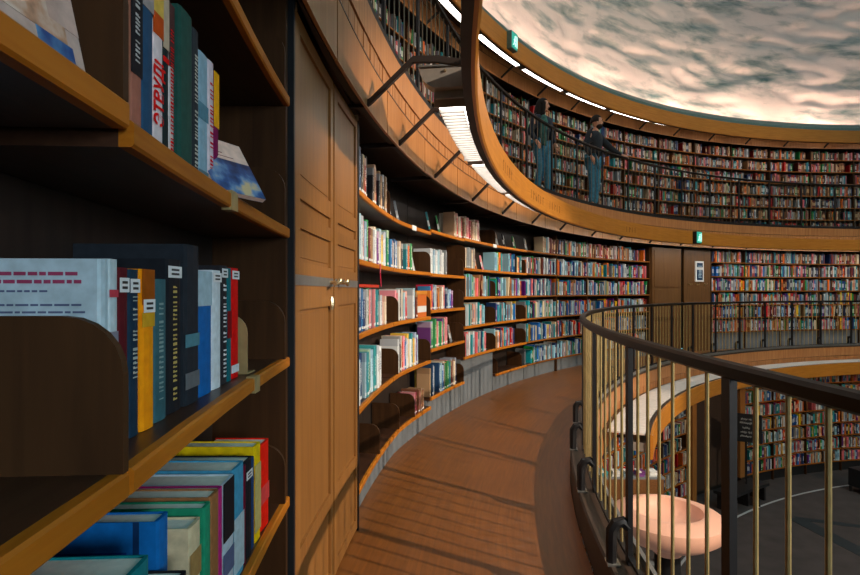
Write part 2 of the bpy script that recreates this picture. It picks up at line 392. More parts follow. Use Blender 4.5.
# ------------------------------------------------------------------ light rings
BR = [187.3, 182.0, 176.3, 170.8, 166.2, 161.8, 156.1, 151.0, 145.8, 140.6, 135.2, 130.0, 124.6]
while BR[-1] > 60: BR.append(BR[-1]-5.15)
LV = ['lower', 'middle', 'upper']
BRS = {0: BR, 2: BR, 1: [173.0, 169.2, 164.0, 157.8, 152.5, 147.1, 142.0, 136.2, 131.2, 126.0]+[126.0-5.25*i for i in range(1, 13)]}
def ring(lv, R, zb, zt, Rf, zf, A0=0, A1=360):
    nm = LV[lv]
    where = ['below the walkway balustrade', 'under the first upper gallery edge', 'at the top below the plaster wall'][lv]
    t = thing('light_ring', f'curved orange oak cornice ring {where}', 'cornice', frame(R, 160, zb))
    fr = frame(R, 160, zb)
    MB().prof([(R-.03, zb+.012), (R-.018, zb), (R, zb), (R, zt), (R-.03, zt)], A0, A1, 240).build('face_board', 'oak_ring', t, fr)
    MB().prof([(R, zb), (R+.045, zb+.0), (R+.045, zb+.05), (R+.012, zb+.05), (R+.012, zt-.03), (R+.045, zt-.03), (R+.045, zt), (R, zt)], A0, A1, 240).build('channel', 'lamp_dark', t, fr)
    # one bent bracket per bay
    zk = zf+.02; zk2 = zt+.04
    mb = MB(); b0 = frame(R, 0, zb)
    w_ = .014
    pts = [(Rf+.42, zf+.0), (Rf+.005, zf-.0), (Rf-.03, zf+.02), (R+.34, zt-.005), (R+.2, zt-.01), (R+.045, zt-.04)]
    if lv == 2: pts = [(Rf+.42, zf), (Rf+.005, zf), (Rf-.03, zf+.02), (R+.24, zt-.06), (R, zt-.06)]
    if lv == 0: pts = [(Rf+.3, zf), (Rf, zf), (R+.3, zf+.03), (R+.2, zb+.03), (R+.03, zb+.03)]
    up = [(r, z+.035) for r, z in pts]
    def sl(y): return [(r, y, z) for r, z in pts]+[(r, y, z) for r, z in reversed(up)]
    A, B = sl(-w_), sl(w_); kk = len(A); mb.rings([A, B])
    bm_ = mb.mesh(b0, name='bracket'); bm_.materials.append(M['lamp_dark'])
    for a in BRS[lv]:
        if lv == 0 and a > A1-.5: continue
        q = ob('bracket', bm_, t); f = frame(R, a, zb)
        # relative to the thing
        d = Matrix.Rotation(-fr[3], 4, 'Z') @ Matrix.Translation(Vector(f[:3])-Vector(fr[:3]))
        q.location = d.translation; q.rotation_euler = (0, 0, f[3]-fr[3])
    if lv == 1:      # faint painted letters on the ring, too worn to read
        g = MB(); rl = random.Random(3)
        for c0, nn in ((162.3, 5), (154.7, 6), (150.6, 5), (134.5, 4)):
            for q in range(nn):
                a_ = c0+.55*(nn/2-q)
                g.pbox(R-.0315, R-.0295, a_, -.010, .010, 2.37, 2.47)
                if rl.random() < .7: g.pbox(R-.0315, R-.0295, a_, -.05, -.010, rl.choice((2.37, 2.41, 2.455)), rl.choice((2.385, 2.425, 2.47)) if False else 2.47 if rl.random() < .3 else 2.43)
        g.build('painted_lettering', 'letter_brown', t, fr, kind='stuff')
    # strip lamps hung on the outer side of the ring
    i = -1; aa = {0: 156.0, 1: 171.9, 2: 183.0}[lv]; per, ln = {0: (5.3, 5.25), 1: (7.05, 6.35), 2: (7.05, 6.3)}[lv]
    while aa > 60:
        a1, a0 = aa, aa-ln; aa -= per; i += 1
        mid = (a0+a1)/2; h = (a1-a0)/2; f = frame(R+.12, mid, zb+.06)
        lab = {0: f'warm strip lamp with wide white reflector inside the lowest ring, {ordn(i+1)} from the left', 1: f'bright warm strip lamp under the middle ring, {ordn(i+1)} from the near end', 2: f'thin warm strip lamp under the top ring, {ordn(i+1)} from the near end'}[lv]
        l = thing('strip_lamp', lab, 'lamp', f, f'strip lamps of the {nm} ring')
        zl = zb+(.11 if lv == 1 else .085)
        if lv == 0:
            MB().arc(R+.055, R+.45, mid-h, mid+h, zt-.02, zt, 5).build('reflector', 'white_paint', l, f)
        MB().prof([(R+.05, zl+.02), (R+.06, zl+.02), (R+.06, zl+.05), (R+.23, zl+.05), (R+.23, zl+.02), (R+.24, zl+.02), (R+.24, zl+.075), (R+.05, zl+.075)], mid-h, mid+h, 5).build('housing', 'lamp_grey', l, f)
        MB().arc(R+.070, R+.222, mid-h+.06, mid+h-.06, zl-.005, zl+.028, 5).build('diffuser', ('lamp_glow_lower', 'lamp_glow', 'lamp_glow_upper')[lv], l, f)
        if lv == 1 and i < 4:
            g = MB()
            for q in range(int(ln*3.4)): g.pbox(R+.072, R+.220, a0+.15+q/3.4, -.006, .006, zl-.03, zl-.005)
            g.build('louvre', 'lamp_grey', l, f, kind='stuff')
        for e_ in (mid+h-.03, mid-h+.03): MB().pbox(R+.045, R+.25, e_, -.006, .006, zl-.015, zl+.08).build('end_cap', 'lamp_grey', l, f)
        if lv == 1 and i == 0:      # rounded grey control box at the near end of the first lamp
            g = MB(); pr = [(R+.02, 2.455)]
            for q in range(9):
                an = math.pi/2*q/8; pr.append((R+.21+.11*math.sin(an), 2.565-.11*math.cos(an)))
            pr += [(R+.32, 2.575), (R+.02, 2.575)]
            g.rings([[P(r, a_, z) for r, z in pr] for a_ in (a1+.1, a1+.55)]).build('control_box', 'lamp_grey', l, f)
            MB().arc(R+.0, R+.33, a1+.05, a1+.6, 2.575, 2.585, 1).build('box_lid', 'steel_strip', l, f)
            MB().arc(R+.035, R+.235, a1+.2, a1+.3, 2.41, 2.455, 1).build('hanger_plate', 'steel_strip', l, f)
            MB().tube([P(R+.29, a1+.3, 2.58), P(R+.24, a1+.3, 2.64), P(R+.15, a1+.3, 2.65), P(R+.05, a1+.3, 2.59)], .005).build('cable', 'white_paint', l, f, smooth=True)
            MB().tube([P(R+.17, a1+.60, 2.55), P(R+.17, a1+.53, 2.55)], .008).build('screw', 'brass', l, f)
ring(0, RG0, -.58, -.31, E1-.08, -.64, 0, 156.2)
ring(1, RG1, 2.285, 2.56, E2, 2.31)
ring(2, RG2, 5.38, 5.72, E3, 5.40)
# green-grey metal cornice and cove light on top of the upper ring
struct('trim_8', MB().prof([(RG2+.0, 5.72), (RG2+.10, 5.72), (RG2+.16, 5.90), (RG2+.10, 5.92), (RG2-.0, 5.80)], 0, 360, 240), 'teal_rim')
for i in range(36):
    a = 5+i*10; f = frame(13.92, a, 5.92)
    l = thing('cove_lamp', 'hidden warm cove lamp washing the rough plaster wall above the top ring', 'lamp', f, 'cove lamps under the plaster wall')
    MB().arc(13.84, 14.0, a-4.2, a+4.2, 5.86, 5.91, 6).build('tray', 'lamp_grey', l, f)
    MB().arc(13.87, 13.97, a-4, a+4, 5.915, 5.93, 6).build('diffuser', 'cove_glow', l, f)
struct('ceiling', MB().arc(13.6, 14.7, 0, 360, 5.81, 5.85, 180), 'soffit_dark')

# ------------------------------------------------------------------ balustrades
def post_angles(first, lo, hi, st=4.56):
    a = first
    while a < hi: a += st
    while a > hi: a -= st
    out = []
    while a > lo: out.append(a); a -= st
    return out
def railing(lab, R, z, first, lo, hi, hr, foot=True, br=.0068, bmt='brass_bar'):
    fr = frame(R, 150, z); t = thing('balustrade', lab, 'railing', fr)
    MB().prof([(R-.024, z+hr-.028), (R-.014, z+hr-.036), (R+.014, z+hr-.036), (R+.024, z+hr-.028), (R+.026, z+hr), (R+.016, z+hr+.010), (R-.016, z+hr+.010), (R-.026, z+hr)], lo, hi, 150).build('handrail', 'rail_dark', t, fr, smooth=True)
    MB().prof([(R-.012, z+.03), (R+.012, z+.03), (R+.012, z+.045), (R-.012, z+.045)], lo, hi, 150).build('bottom_rail', 'iron', t, fr)
    if foot:
        MB().arc(R-.075, R-.055, lo, hi, z-.02, z+.04, 150).build('glass_rim', 'steel_strip', t, fr)
    b0 = frame(R, 0, z)
    pm = MB().pbox(R-.011, R+.011, 0, -.023, .023, -.05+z, z+hr-.036).mesh(b0, name='post'); pm.materials.append(M['iron'])
    bm_ = MB().tube([(R, 0, z+.03), (R, 0, z+hr-.036)], br, 8).mesh(b0, True, 'baluster'); bm_.materials.append(M[bmt])
    fm = MB().tube([(R, 0, z+.17), (R+.03, 0, z+.195), (R+.06, 0, z+.185), (R+.078, 0, z+.155), (R+.08, 0, z+.11), (R+.08, 0, z)], [.024, .026, .028, .028, .026, .024], 8).mesh(b0, True, 'foot_bracket'); fm.materials.append(M['iron'])
    km = MB().pbox(R+.045, R+.105, 0, -.035, .035, z, z+.008).mesh(b0, name='foot_plate'); km.materials.append(M['steel_strip'])
    ps = post_angles(first, lo, hi)
    def put(nm, me, a, par=t):
        q = ob(nm, me, par); f = frame(R, a, z)
        d = Matrix.Rotation(-fr[3], 4, 'Z') @ Matrix.Translation(Vector(f[:3])-Vector(fr[:3]))
        q.location = d.translation; q.rotation_euler = (0, 0, f[3]-fr[3]); return q
    for a in ps:
        p = put('post', pm, a)
        if foot:
            for nm, me in (('foot_bracket', fm), ('foot_plate', km)): ob(nm, me, p)
        for i in range(1, 7):
            if a-4.56*i/7 > lo: put('baluster', bm_, a-4.56*i/7)
    return t
railing('dark balustrade with brass bars along the inner edge of the wooden walkway', E1, 0, 179.71, 62, 216, 1.043)
railing('upper gallery balustrade with two people leaning behind it', E2+.03, FL2, 170.4, 62, 205, 1.14, False, .0058, 'bar_dark')

# ------------------------------------------------------------------ bookcases
DT, DD = .035, .27
def rounded_divider(mb, r0, r1, th, z, h=.20, t=.007, rc=.075):
    t_ = R_(th); c, s = math.cos(t_), math.sin(t_)
    pr = [(r1, z), (r0, z), (r0, z+h-rc)]
    for i in range(1, 7):
        a = math.pi/2*i/6; pr.append((r0+rc-rc*math.cos(a), z+h-rc+rc*math.sin(a)))
    pr.append((r1, z+h))
    q = lambda r, y, z_: (r*c-y*s, r*s+y*c, z_)
    return mb.rings([[q(r, -t, z_) for r, z_ in pr], [q(r, t, z_) for r, z_ in pr]])
DTF = .026
def bookcase(lab, a0, a1, shelves, Wf, zf, ztop, divs=(), uprights=(True, True), grp='open bookcases along the curved wall', skip=()):
    """a0 < a1; shelves: top heights of the boards"""
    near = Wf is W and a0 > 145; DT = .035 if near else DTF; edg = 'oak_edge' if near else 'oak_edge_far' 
    mid = (a0+a1)/2; fr = frame(Wf(mid), mid, zf); t = thing('bookcase', lab, 'bookcase', fr, grp); sg = 5
    MB().arc(lambda a: Wf(a)+.275, lambda a: Wf(a)+.295, a0, a1, zf, ztop, sg).build('back_panel', 'dark_back', t, fr)
    MB().arc(lambda a: Wf(a)+.06, lambda a: Wf(a)+.275, a0+.03, a1-.03, zf, min(shelves)-DT, sg).build('plinth', 'grey_base' if Wf is W else 'black_paint', t, fr)
    for z in shelves:
        s = MB().arc(lambda a: Wf(a)+.02, lambda a: Wf(a)+DD, a0+.02, a1-.02, z-DT, z, sg).build('shelf', 'dark_board', t, fr)
        e = MB(); rs = []
        for i in range(sg+1):
            a = a0+.02+(a1-a0-.04)*i/sg; r = Wf(a)
            rs.append([P(r, a, z-DT+.004), P(r+.004, a, z-DT), P(r+.02, a, z-DT), P(r+.02, a, z), P(r+.004, a, z), P(r, a, z-.004)])
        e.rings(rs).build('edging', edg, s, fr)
    for k_, a in ((0, a0), (1, a1)):
        if uprights[k_]:
            MB().pbox(Wf(a)+.012, Wf(a)+.275, a, -.011, .011, zf, ztop).build('upright', 'divider_wood', t, fr)
    for dv in divs:
        a, z = dv[:2]
        rounded_divider(MB(), Wf(a)+.002, Wf(a)+.26, a, z, dv[2] if len(dv) > 2 else .20 if a > 178 else .225).build('divider', 'divider_wood', t, fr)
    return t
S_N = [1.90, 1.465, .995, .527, .03]
S_3 = [1.93, 1.457, 1.06, .64, .12]
S_F = [1.945, 1.565, 1.193, .813, .425, .05]
S_R = [2.0, 1.645, 1.285, .925, .60, .25]
ZC = 2.30
GR = 'open bookcases along the walkway'
bookcase('dark open bookcase bay filling the left foreground, holding library books', 178.3, 183.74, [1.95, 1.485, 1.03, .537, .05], W, FL1, ZC,
         [(178.6, 1.485), (178.6, 1.03), (178.6, .537), (178.6, 1.95)], grp=GR, uprights=(True, False))
bookcase('nearest open bookcase bay at the extreme left edge, mostly cut off', 183.76, 190.5, [1.95, 1.505, 1.03, .537, .05], W, FL1, ZC, [(183.80, 1.03), (183.80, 1.505)], uprights=(False, True), grp=GR)
bookcase('first open bookcase bay just beyond the tall oak cupboard', 166.4, 171.95, S_N, W, FL1, ZC, [(168.6, .03), (166.9, 1.90)], (False, True), grp=GR)
bookcase('second open bookcase bay beyond the tall oak cupboard, with dark rounded dividers', 160.9, 166.38, S_N, W, FL1, ZC, [(165.5, .995), (165.5, .527), (165.3, .03), (161.0, 1.465), (161.0, .995), (161.0, .527), (163.2, .03)], (False, False), grp=GR)
bookcase('third open bookcase bay beyond the cupboard, narrow, shelves offset from both neighbours', 155.8, 160.88, S_3, W, FL1, ZC, [(155.95, 1.457), (155.95, 1.06), (155.95, .64), (155.95, .12)], (False, False), grp=GR)
bookcase('fourth open bookcase bay beyond the cupboard, its lowest shelf missing over grey wall', 150.6, 155.78, S_F[:-1], W, FL1, ZC, [(155.7, 1.565, .29), (155.7, 1.193, .31), (155.7, .813, .31), (155.7, .425, .31), (150.75, .813), (150.75, .425), (150.75, 1.193), (150.75, 1.945)], (False, False), grp=GR)
bookcase('fifth open bookcase bay beyond the cupboard, with an empty bottom shelf', 145.4, 150.58, S_F, W, FL1, ZC, [(145.6, .813), (145.6, .425), (150.4, .05), (146.3, .05), (145.6, 1.565)], (False, False), grp=GR)
js = [124.2, 129.5, 134.8, 140.1, 145.38]
for i, nm in enumerate(['eighth', 'seventh', 'sixth']):
    pass
for i in range(4):
    a0, a1 = js[i], js[i+1]
    bookcase(f'{ordn(9-i)} open bookcase bay beyond the cupboard, fully packed, before the doorway niche', a0, a1-.02, S_F, W, FL1, ZC, (), (True, False), grp=GR)
a = 114.2; i = 1
while a > 76:
    bookcase(f'open bookcase bay right of the doorway niche, {ordn(i)} along from the niche', a-5.2, a-.02, S_R, W, FL1, ZC, (), (i % 1 == 0, i == 1), grp=GR)
    a -= 5.2; i += 1
FAR1 = a
# upper gallery
S_U = [5.12, 4.77, 4.42, 4.07, 3.72, 3.37, 3.02]
w2 = lambda a: W2; w0 = lambda a: W0
a = 183.0; i = 1; U = []
while a > 76:
    bookcase(f'dark upper gallery bookcase bay, {ordn(i)} from the near end', a-5.2, a-.02, S_U, w2, FL2, 5.5, (), (True, False), grp='bookcases on the upper gallery')
    U.append((a-5.2, a)); a -= 5.2; i += 1
# ground floor
S_G = [-1.23, -1.55, -1.87, -2.18, -2.50, -2.80]
G = []
a = 117.6; i = 1
while a > 76:
    bookcase(f'ground floor bookcase bay right of the dark doorway, {ordn(i)} from the doorway', a-5.2, a-.02, [-.91]+S_G, w0, FL0, -.60, (), (True, False), grp='bookcases on the ground floor')
    G.append((a-5.2, a)); a -= 5.2; i += 1
a = 127.6; i = 1
while a < 150:
    bookcase(f'ground floor bookcase bay left of the dark doorway, {ordn(i)} from the doorway', a+.02, a+5.2, [-.91]+S_G, w0, FL0, -.60, (), (True, False), grp='bookcases on the ground floor')
    G.append((a, a+5.2)); a += 5.2; i += 1

# ------------------------------------------------------------------ doorway niche on the walkway level
f = frame(13.3, 119.2, FL1)
o = struct('wall_niche', MB().arc(12.98, 13.40, 119.4, 124.15, FL1, 2.27, 4), 'niche_wood')
for (z0, z1) in ((-.12, .55), (.62, 1.30), (1.37, 2.2)):
    MB().arc(12.965, 12.98, 119.6, 123.9, z0, z1, 4).build('panel', 'niche_wood', o)
struct('wall_niche', MB().arc(13.70, 13.8, 112, 125, FL1, 2.4, 8), 'dark_back')
d = struct('door_1', MB().arc(13.06, 13.10, 114.25, 118.45, FL1, 2.30, 4), 'niche_wood')
for (z0, z1) in ((-.05, .9), (1.0, 2.2)):
    MB().arc(13.052, 13.06, 114.5, 118.3, z0, z0+.02, 4).build('rail', 'niche_wood', d)
kn = frame(13.05, 118.1, .95); MB().pbox(13.01, 13.06, 118.1, -.015, .015, .93, .97).build('handle', 'brass', d)
fr = frame(13.05, 116.1, 1.74); nb = thing('notice', 'white framed blue notice hanging on the brown door in the niche', 'notice', fr)
MB().pbox(13.03, 13.06, 116.1, -.145, .145, 1.50, 2.0).build('picture_frame', 'white_card', nb, fr)
MB().pbox(13.026, 13.032, 116.1, -.105, .105, 1.54, 1.96).build('poster', 'cover_navy', nb, fr)
tx = MB()
for i in range(9): tx.pbox(13.0235, 13.0255, 116.1, -.07+rnd.random()*.03, .07-rnd.random()*.03, 1.60+i*.034, 1.615+i*.034)
tx.build('printed_lines', 'cover_pale blue', nb, fr)
for i, a_ in enumerate((117.6, 116.4, 115.2)):
    f = frame(13.04, a_, 1.43)
    kb = thing('coat_hook', f'small brass hook below the notice, {["left", "middle", "right"][i]} of three', 'hook', f, 'hooks under the notice')
    MB().pbox(13.03, 13.06, a_, -.018, .018, 1.41, 1.45).build('hook_plate', 'brass', kb, f)
    MB().tube([P(13.03, a_, 1.44), P(12.99, a_, 1.43), P(12.98, a_, 1.46)], .009).build('peg', 'brass', kb, f)
# ground-level doorway
struct('door_2', MB().arc(11.95, 12.0, 118, 127.4, FL0, -.7, 6), 'soffit_dark')
struct('column', MB().arc(11.66, 12.0, 126.7, 127.5, FL0, -.62, 1), 'oak_door')
struct('column', MB().arc(11.66, 12.0, 117.7, 118.6, FL0+.25, -.62, 1), 'oak_door')

# ------------------------------------------------------------------ exit signs
def exit_sign(lab, R, th, z, s=1):
    f = frame(R, th, z); t = thing('exit_sign', lab, 'sign', f)
    MB().pbox(R-.09, R+.0, th, -.10*s, .10*s, z-.13*s, z+.13*s).build('sign_box', 'black_paint' if s == 1 else 'teal_rim', t, f)
    MB().pbox(R-.095, R-.09, th, -.088*s, .088*s, z-.118*s, z+.118*s).build('sign_face', 'exit_green', t, f)
    fig = MB(); q = R-.099
    t_ = R_(th); c, s_ = math.cos(t_), math.sin(t_)
    def p(y, zz): return (q*c-y*s_*s, q*s_+y*c*s, z+zz*s)
    # running figure and doorway (tangential +y is the viewer's left)
    for A, B, r in (((.0, .03), (.015, -.02), .012), ((.015, -.02), (-.02, -.045), .009), ((-.02, -.045), (-.01, -.085), .008), ((.015, -.02), (.03, -.06), .009), ((.03, -.06), (.06, -.075), .008), ((0, .025), (-.03, .0), .007), ((0, .025), (.03, .005), .007)):
        fig.tube([p(*A), p(*B)], r*s, 6)
    fig.tube([p(-.008, .045), p(-.008, .07)], .012*s, 8)
    fig.tube([p(-.05, -.09), p(-.05, .08)], .005*s, 4).tube([p(-.05, .08), p(-.078, .08)], .005*s, 4).tube([p(-.078, .08), p(-.078, -.09)], .005*s, 4)
    fig.build('running_figure', 'exit_white', t, f)
exit_sign('small green exit sign on the oak ring above the doorway niche', 12.155, 122.7, 2.43)
exit_sign('teal exit sign at the upper left of the top oak ring', 13.47, 144.4, 5.58, 1.15)

# ------------------------------------------------------------------ tall oak cupboard
def cupboard():
    a1, a0 = 178.12, 172.0; fr = frame(12.87, 175, FL1); top = 2.33
    t = thing('cupboard', 'tall two-door oak cupboard standing between the left bookcases', 'cupboard', fr)
    MB().arc(lambda a: W(a)+.03, lambda a: W(a)+.32, a0, a1, FL1, top, 6).build('body', 'dark_back', t, fr)
    for q0, q1 in ((a0, a0+.12), (a1-.10, a1)): MB().arc(lambda a: W(a)-.005, lambda a: W(a)+.03, q0, q1, FL1, top, 1).build('stile', 'black_paint', t, fr)
    midd = 174.72
    for di, (b0, b1) in enumerate(((midd+.06, a1-.12), (a0+.14, midd-.06))):
        # door = board with a raised frame round recessed panels
        d = MB().arc(lambda a: W(a)+.012, lambda a: W(a)+.03, b0, b1, FL1+.02, top-.02, 4).build('door', 'oak_door', t, fr)
        rails = [(-.18, -.02), (.24, .30), (1.19, 1.36), (1.50, 1.56), (1.615, 1.70), (2.25, 2.31)]
        rails = [(FL1+.02, -.12), (.20, .27), (1.19, 1.375), (1.507, 1.57), (1.62, 1.70), (2.25, top-.02)]
        st = MB(); sw = .42 if di == 0 else .34
        for q0, q1 in ((b0, b0+sw*.6), (b1-sw, b1)): MB().arc(lambda a: W(a), lambda a: W(a)+.012, q0, q1, FL1+.02, top-.02, 1).build('stile', 'oak_door', d, fr)
        for z0, z1 in rails: MB().arc(lambda a: W(a)+.0005, lambda a: W(a)+.012, b0+sw*.6, b1-sw, z0, z1, 3).build('rail', 'oak_door', d, fr)
        for (p0, p1) in ((.275, 1.185), (1.38, 1.502), (1.705, 2.245), (-.115, .195)):
            MB().arc(lambda a: W(a)+.009, lambda a: W(a)+.012, b0+sw*.6+.06, b1-sw-.06, p0+.015, p1-.015, 3).build('panel', 'oak_door', d, fr)
        MB().arc(lambda a: W(a)-.0025, lambda a: W(a), b0+.02, b1-.02, 1.285, 1.325, 3).build('metal_band', 'steel_strip', d, fr, label='dull grey metal band across the door')
        ha = b0+.35 if di == 0 else b1-.3
        r = W(ha); h = MB()
        h.tube([P(r-.0, ha, 1.305), P(r-.045, ha, 1.305)], .008, 8); h.tube([P(r-.045, ha, 1.305), P(r-.05, ha+(.35 if di == 0 else -.1), 1.295)], .008, 8)
        h.lathe([(.001, 1.325), (.012, 1.322), (.016, 1.312), (.012, 1.300), (.001, 1.298)], P(r-.05, ha, 0)[:2], 10)
        h.build('handle', 'brass', d, fr, smooth=True)
        if di == 0:
            ea = b0+.28; e = MB().tube([P(W(ea)-.006, ea, 1.235), P(W(ea)-.008, ea, 1.21), P(W(ea)-.006, ea, 1.17)], [.011, .014, .008], 8)
            e.build('escutcheon', 'brass', d, fr, smooth=True)
        g = MB().arc(lambda a: W(a)-.006, lambda a: W(a)+.02, (b1-.1 if di == 0 else b0), (b1 if di == 0 else b0+.12), top-.03, top, 1); g.build('hinge', 'brass', d, fr)
    MB().arc(lambda a: W(a)-.012, lambda a: W(a)+.3, a0, a1, top, top+.02, 6).build('cornice', 'dark_board', t, fr)
cupboard()

# ------------------------------------------------------------------ books
def book_mesh(name='book'):
    """unit hardback: x depth 0..1 (spine at 0), y thickness -.5...5, z height 0..1"""
    b = MB()
    b.mi = 0
    # slightly rounded spine wrapped into two boards
    pr = [(1, -.5), (.03, -.5), (.006, -.36), (0, 0), (.006, .36), (.03, .5), (1, .5), (1, .40), (.06, .40), (.06, -.40), (1, -.40)]
    b.rings([[(x, y, 0) for x, y in pr], [(x, y, 1) for x, y in pr]])
    b.mi = 1
    b.box(.06, .975, -.40, .40, .012, .982)
    me = b.mesh(name=name); me.materials.append(M['cover_white']); me.materials.append(M['paper'])
    return me
BOOK = book_mesh()
NB = 0
CAT_COUNT = {}
def book(th, r, z, t, h, d, colr, lab, group, tilt=0, yaw=0, parts=None):
    """th, r: where the spine's middle foot stands; the book points outward from the hall's centre"""
    global NB
    o = bpy.data.objects.new('book', BOOK); COL.objects.link(o)
    x, y, _ = P(r, th, 0); o.location = (x, y, z)
    o.rotation_euler = (R_(tilt), 0, R_(th+yaw)); o.scale = (d, t, h)
    o.material_slots[0].link = 'OBJECT'; o.material_slots[0].material = M['cover_'+colr]
    o['label'] = lab; o['category'] = 'book'; o['group'] = group
    NB += 1
    return o
# --- featured books in the foreground bay: real size mesh, boards, page block, shelf mark and printed bands as parts
NEARMAT = {}
def nearmat(c):
    k = 'near_%02x%02x%02x' % tuple(int(x*255) for x in c)
    if k not in M: plain(k, tuple(max(.004, sum(c)/3+(x-sum(c)/3)*1.3)*1.1 for x in c), .62, noise=.18, scale=45, spec=.12)
    return k
def textmesh(name, body, size, mat, parent, off=0, align='LEFT'):
    cu = bpy.data.curves.new(name, 'FONT'); cu.body = body; cu.size = size; cu.extrude = .0003; cu.offset = off; cu.align_x = align; cu.align_y = 'CENTER'
    q = bpy.data.objects.new(name, cu); COL.objects.link(q); dg = bpy.context.evaluated_depsgraph_get(); dg.update()
    me = bpy.data.meshes.new_from_object(q.evaluated_get(dg)); bpy.data.objects.remove(q)
    me.materials.clear(); me.materials.append(M[mat]); return ob(name, me, parent)
def big_book(thc, r, z, t, h, d, c, lab, group, bands=(), label_at=None, title=None, page=None, tilt=0, yaw=0, side=None, name='book'):
    x, y, _ = P(r, thc, 0)
    o = ob(name, None, None, None, label=lab, category='book', group=group)
    o.location = (x, y, z); o.rotation_euler = (R_(tilt), 0, R_(thc+yaw))
    hw = t/2; bt = min(.0025, t*.12)
    pr = [(d, -hw), (.004, -hw), (.001, -hw*.7), (0, 0), (.001, hw*.7), (.004, hw), (d, hw), (d, hw-bt), (.008, hw-bt), (.008, -hw+bt), (d, -hw+bt)]
    cv = MB().rings([[(a, b, .0) for a, b in pr], [(a, b, h) for a, b in pr]]).mesh(name='cover'); cv.materials.append(M[nearmat(c)]); ob('cover', cv, o)
    pg = MB().box(.008, d-.004, -hw+bt, hw-bt, .003, h-.004).mesh(name='pages'); pg.materials.append(M[page or 'paper']); ob('pages', pg, o)
    for (z0, z1, bc) in bands:      # (from, to as fraction of height, colour): printed zones on the spine
        b_ = MB().rings([[(-.0006, -hw*.82, z0*h), (.0004, -hw*.96, z0*h), (.0004, hw*.96, z0*h), (-.0006, hw*.82, z0*h)], [(-.0006, -hw*.82, z1*h), (.0004, -hw*.96, z1*h), (.0004, hw*.96, z1*h), (-.0006, hw*.82, z1*h)]]).mesh(name='spine_print')
        b_.materials.append(M[nearmat(bc)]); ob('spine_print', b_, o)
    if title:                       # lettering running up the spine
        txt, tc_, sz, z0 = title[:4]
        if txt:
            q = textmesh('title', txt, sz, tc_ if isinstance(tc_, str) else nearmat(tc_), o, .0012); q.location = (-.0012, 0, z0*h)
            q.rotation_euler = Matrix(((0, 0, -1), (0, 1, 0), (1, 0, 0))).to_euler(); q.scale = (title[4], 1, 1)
        else:                       # print too small to read: plain letter-like strokes
            g = MB(); zz = z0*h; rs_ = random.Random(int(z*1e4)+int(thc*1e3))
            while zz < title[4]*h:
                wd = sz*rs_.uniform(.35, .6)
                if rs_.random() < .14: zz += wd; continue
                g.box(-.0013, -.0006, -sz*.5, sz*.5, zz, zz+wd*.35)
                if rs_.random() < .6: g.box(-.0013, -.0006, rs_.choice((-sz*.5, -sz*.12, sz*.2)), sz*.5, zz+wd*.35, zz+wd*.6) 
                zz += wd*1.15
            gm = g.mesh(name='title'); gm.materials.append(M[nearmat(tc_)]); ob('title', gm, o)
    if label_at is not None:
        b_ = MB().box(-.0016, -.0006, -hw*.85, hw*.85, label_at*h, label_at*h+.022).mesh(name='shelf_mark'); b_.materials.append(M['white_card']); s = ob('shelf_mark', b_, o)
        k_ = MB()
        for i in range(2): k_.box(-.0019, -.0016, -hw*.5, hw*.5, label_at*h+.005+i*.008, label_at*h+.009+i*.008)
        km = k_.mesh(name='mark_text'); km.materials.append(M['black_paint']); ob('mark_text', km, s)
    if side:
        for (x0, x1, z0, z1, c_) in side:
            b_ = MB().box(x0*d, x1*d, hw, hw+.0005, z0*h, z1*h).mesh(name='cover_print'); b_.materials.append(M[nearmat(c_)]); ob('cover_print', b_, o)
    return o
K = (.012, .012, .015); WH = (.62, .66, .70)
GA, GB, GC = 'books on the upper shelf of the foreground bay', 'books on the middle shelf of the foreground bay', 'books on the low shelf of the foreground bay'
def rowbooks(rows, zs, grp):
    for (t1, t2, ztop, pro, dep, c, lab, kw) in rows:
        rr = W((t1+t2)/2)+pro
        th = (t1+t2)/2; t = R_(t1-t2)*rr*.95
        big_book(th, rr, zs+.001, t, ztop-zs, dep, c, lab, grp, **kw)
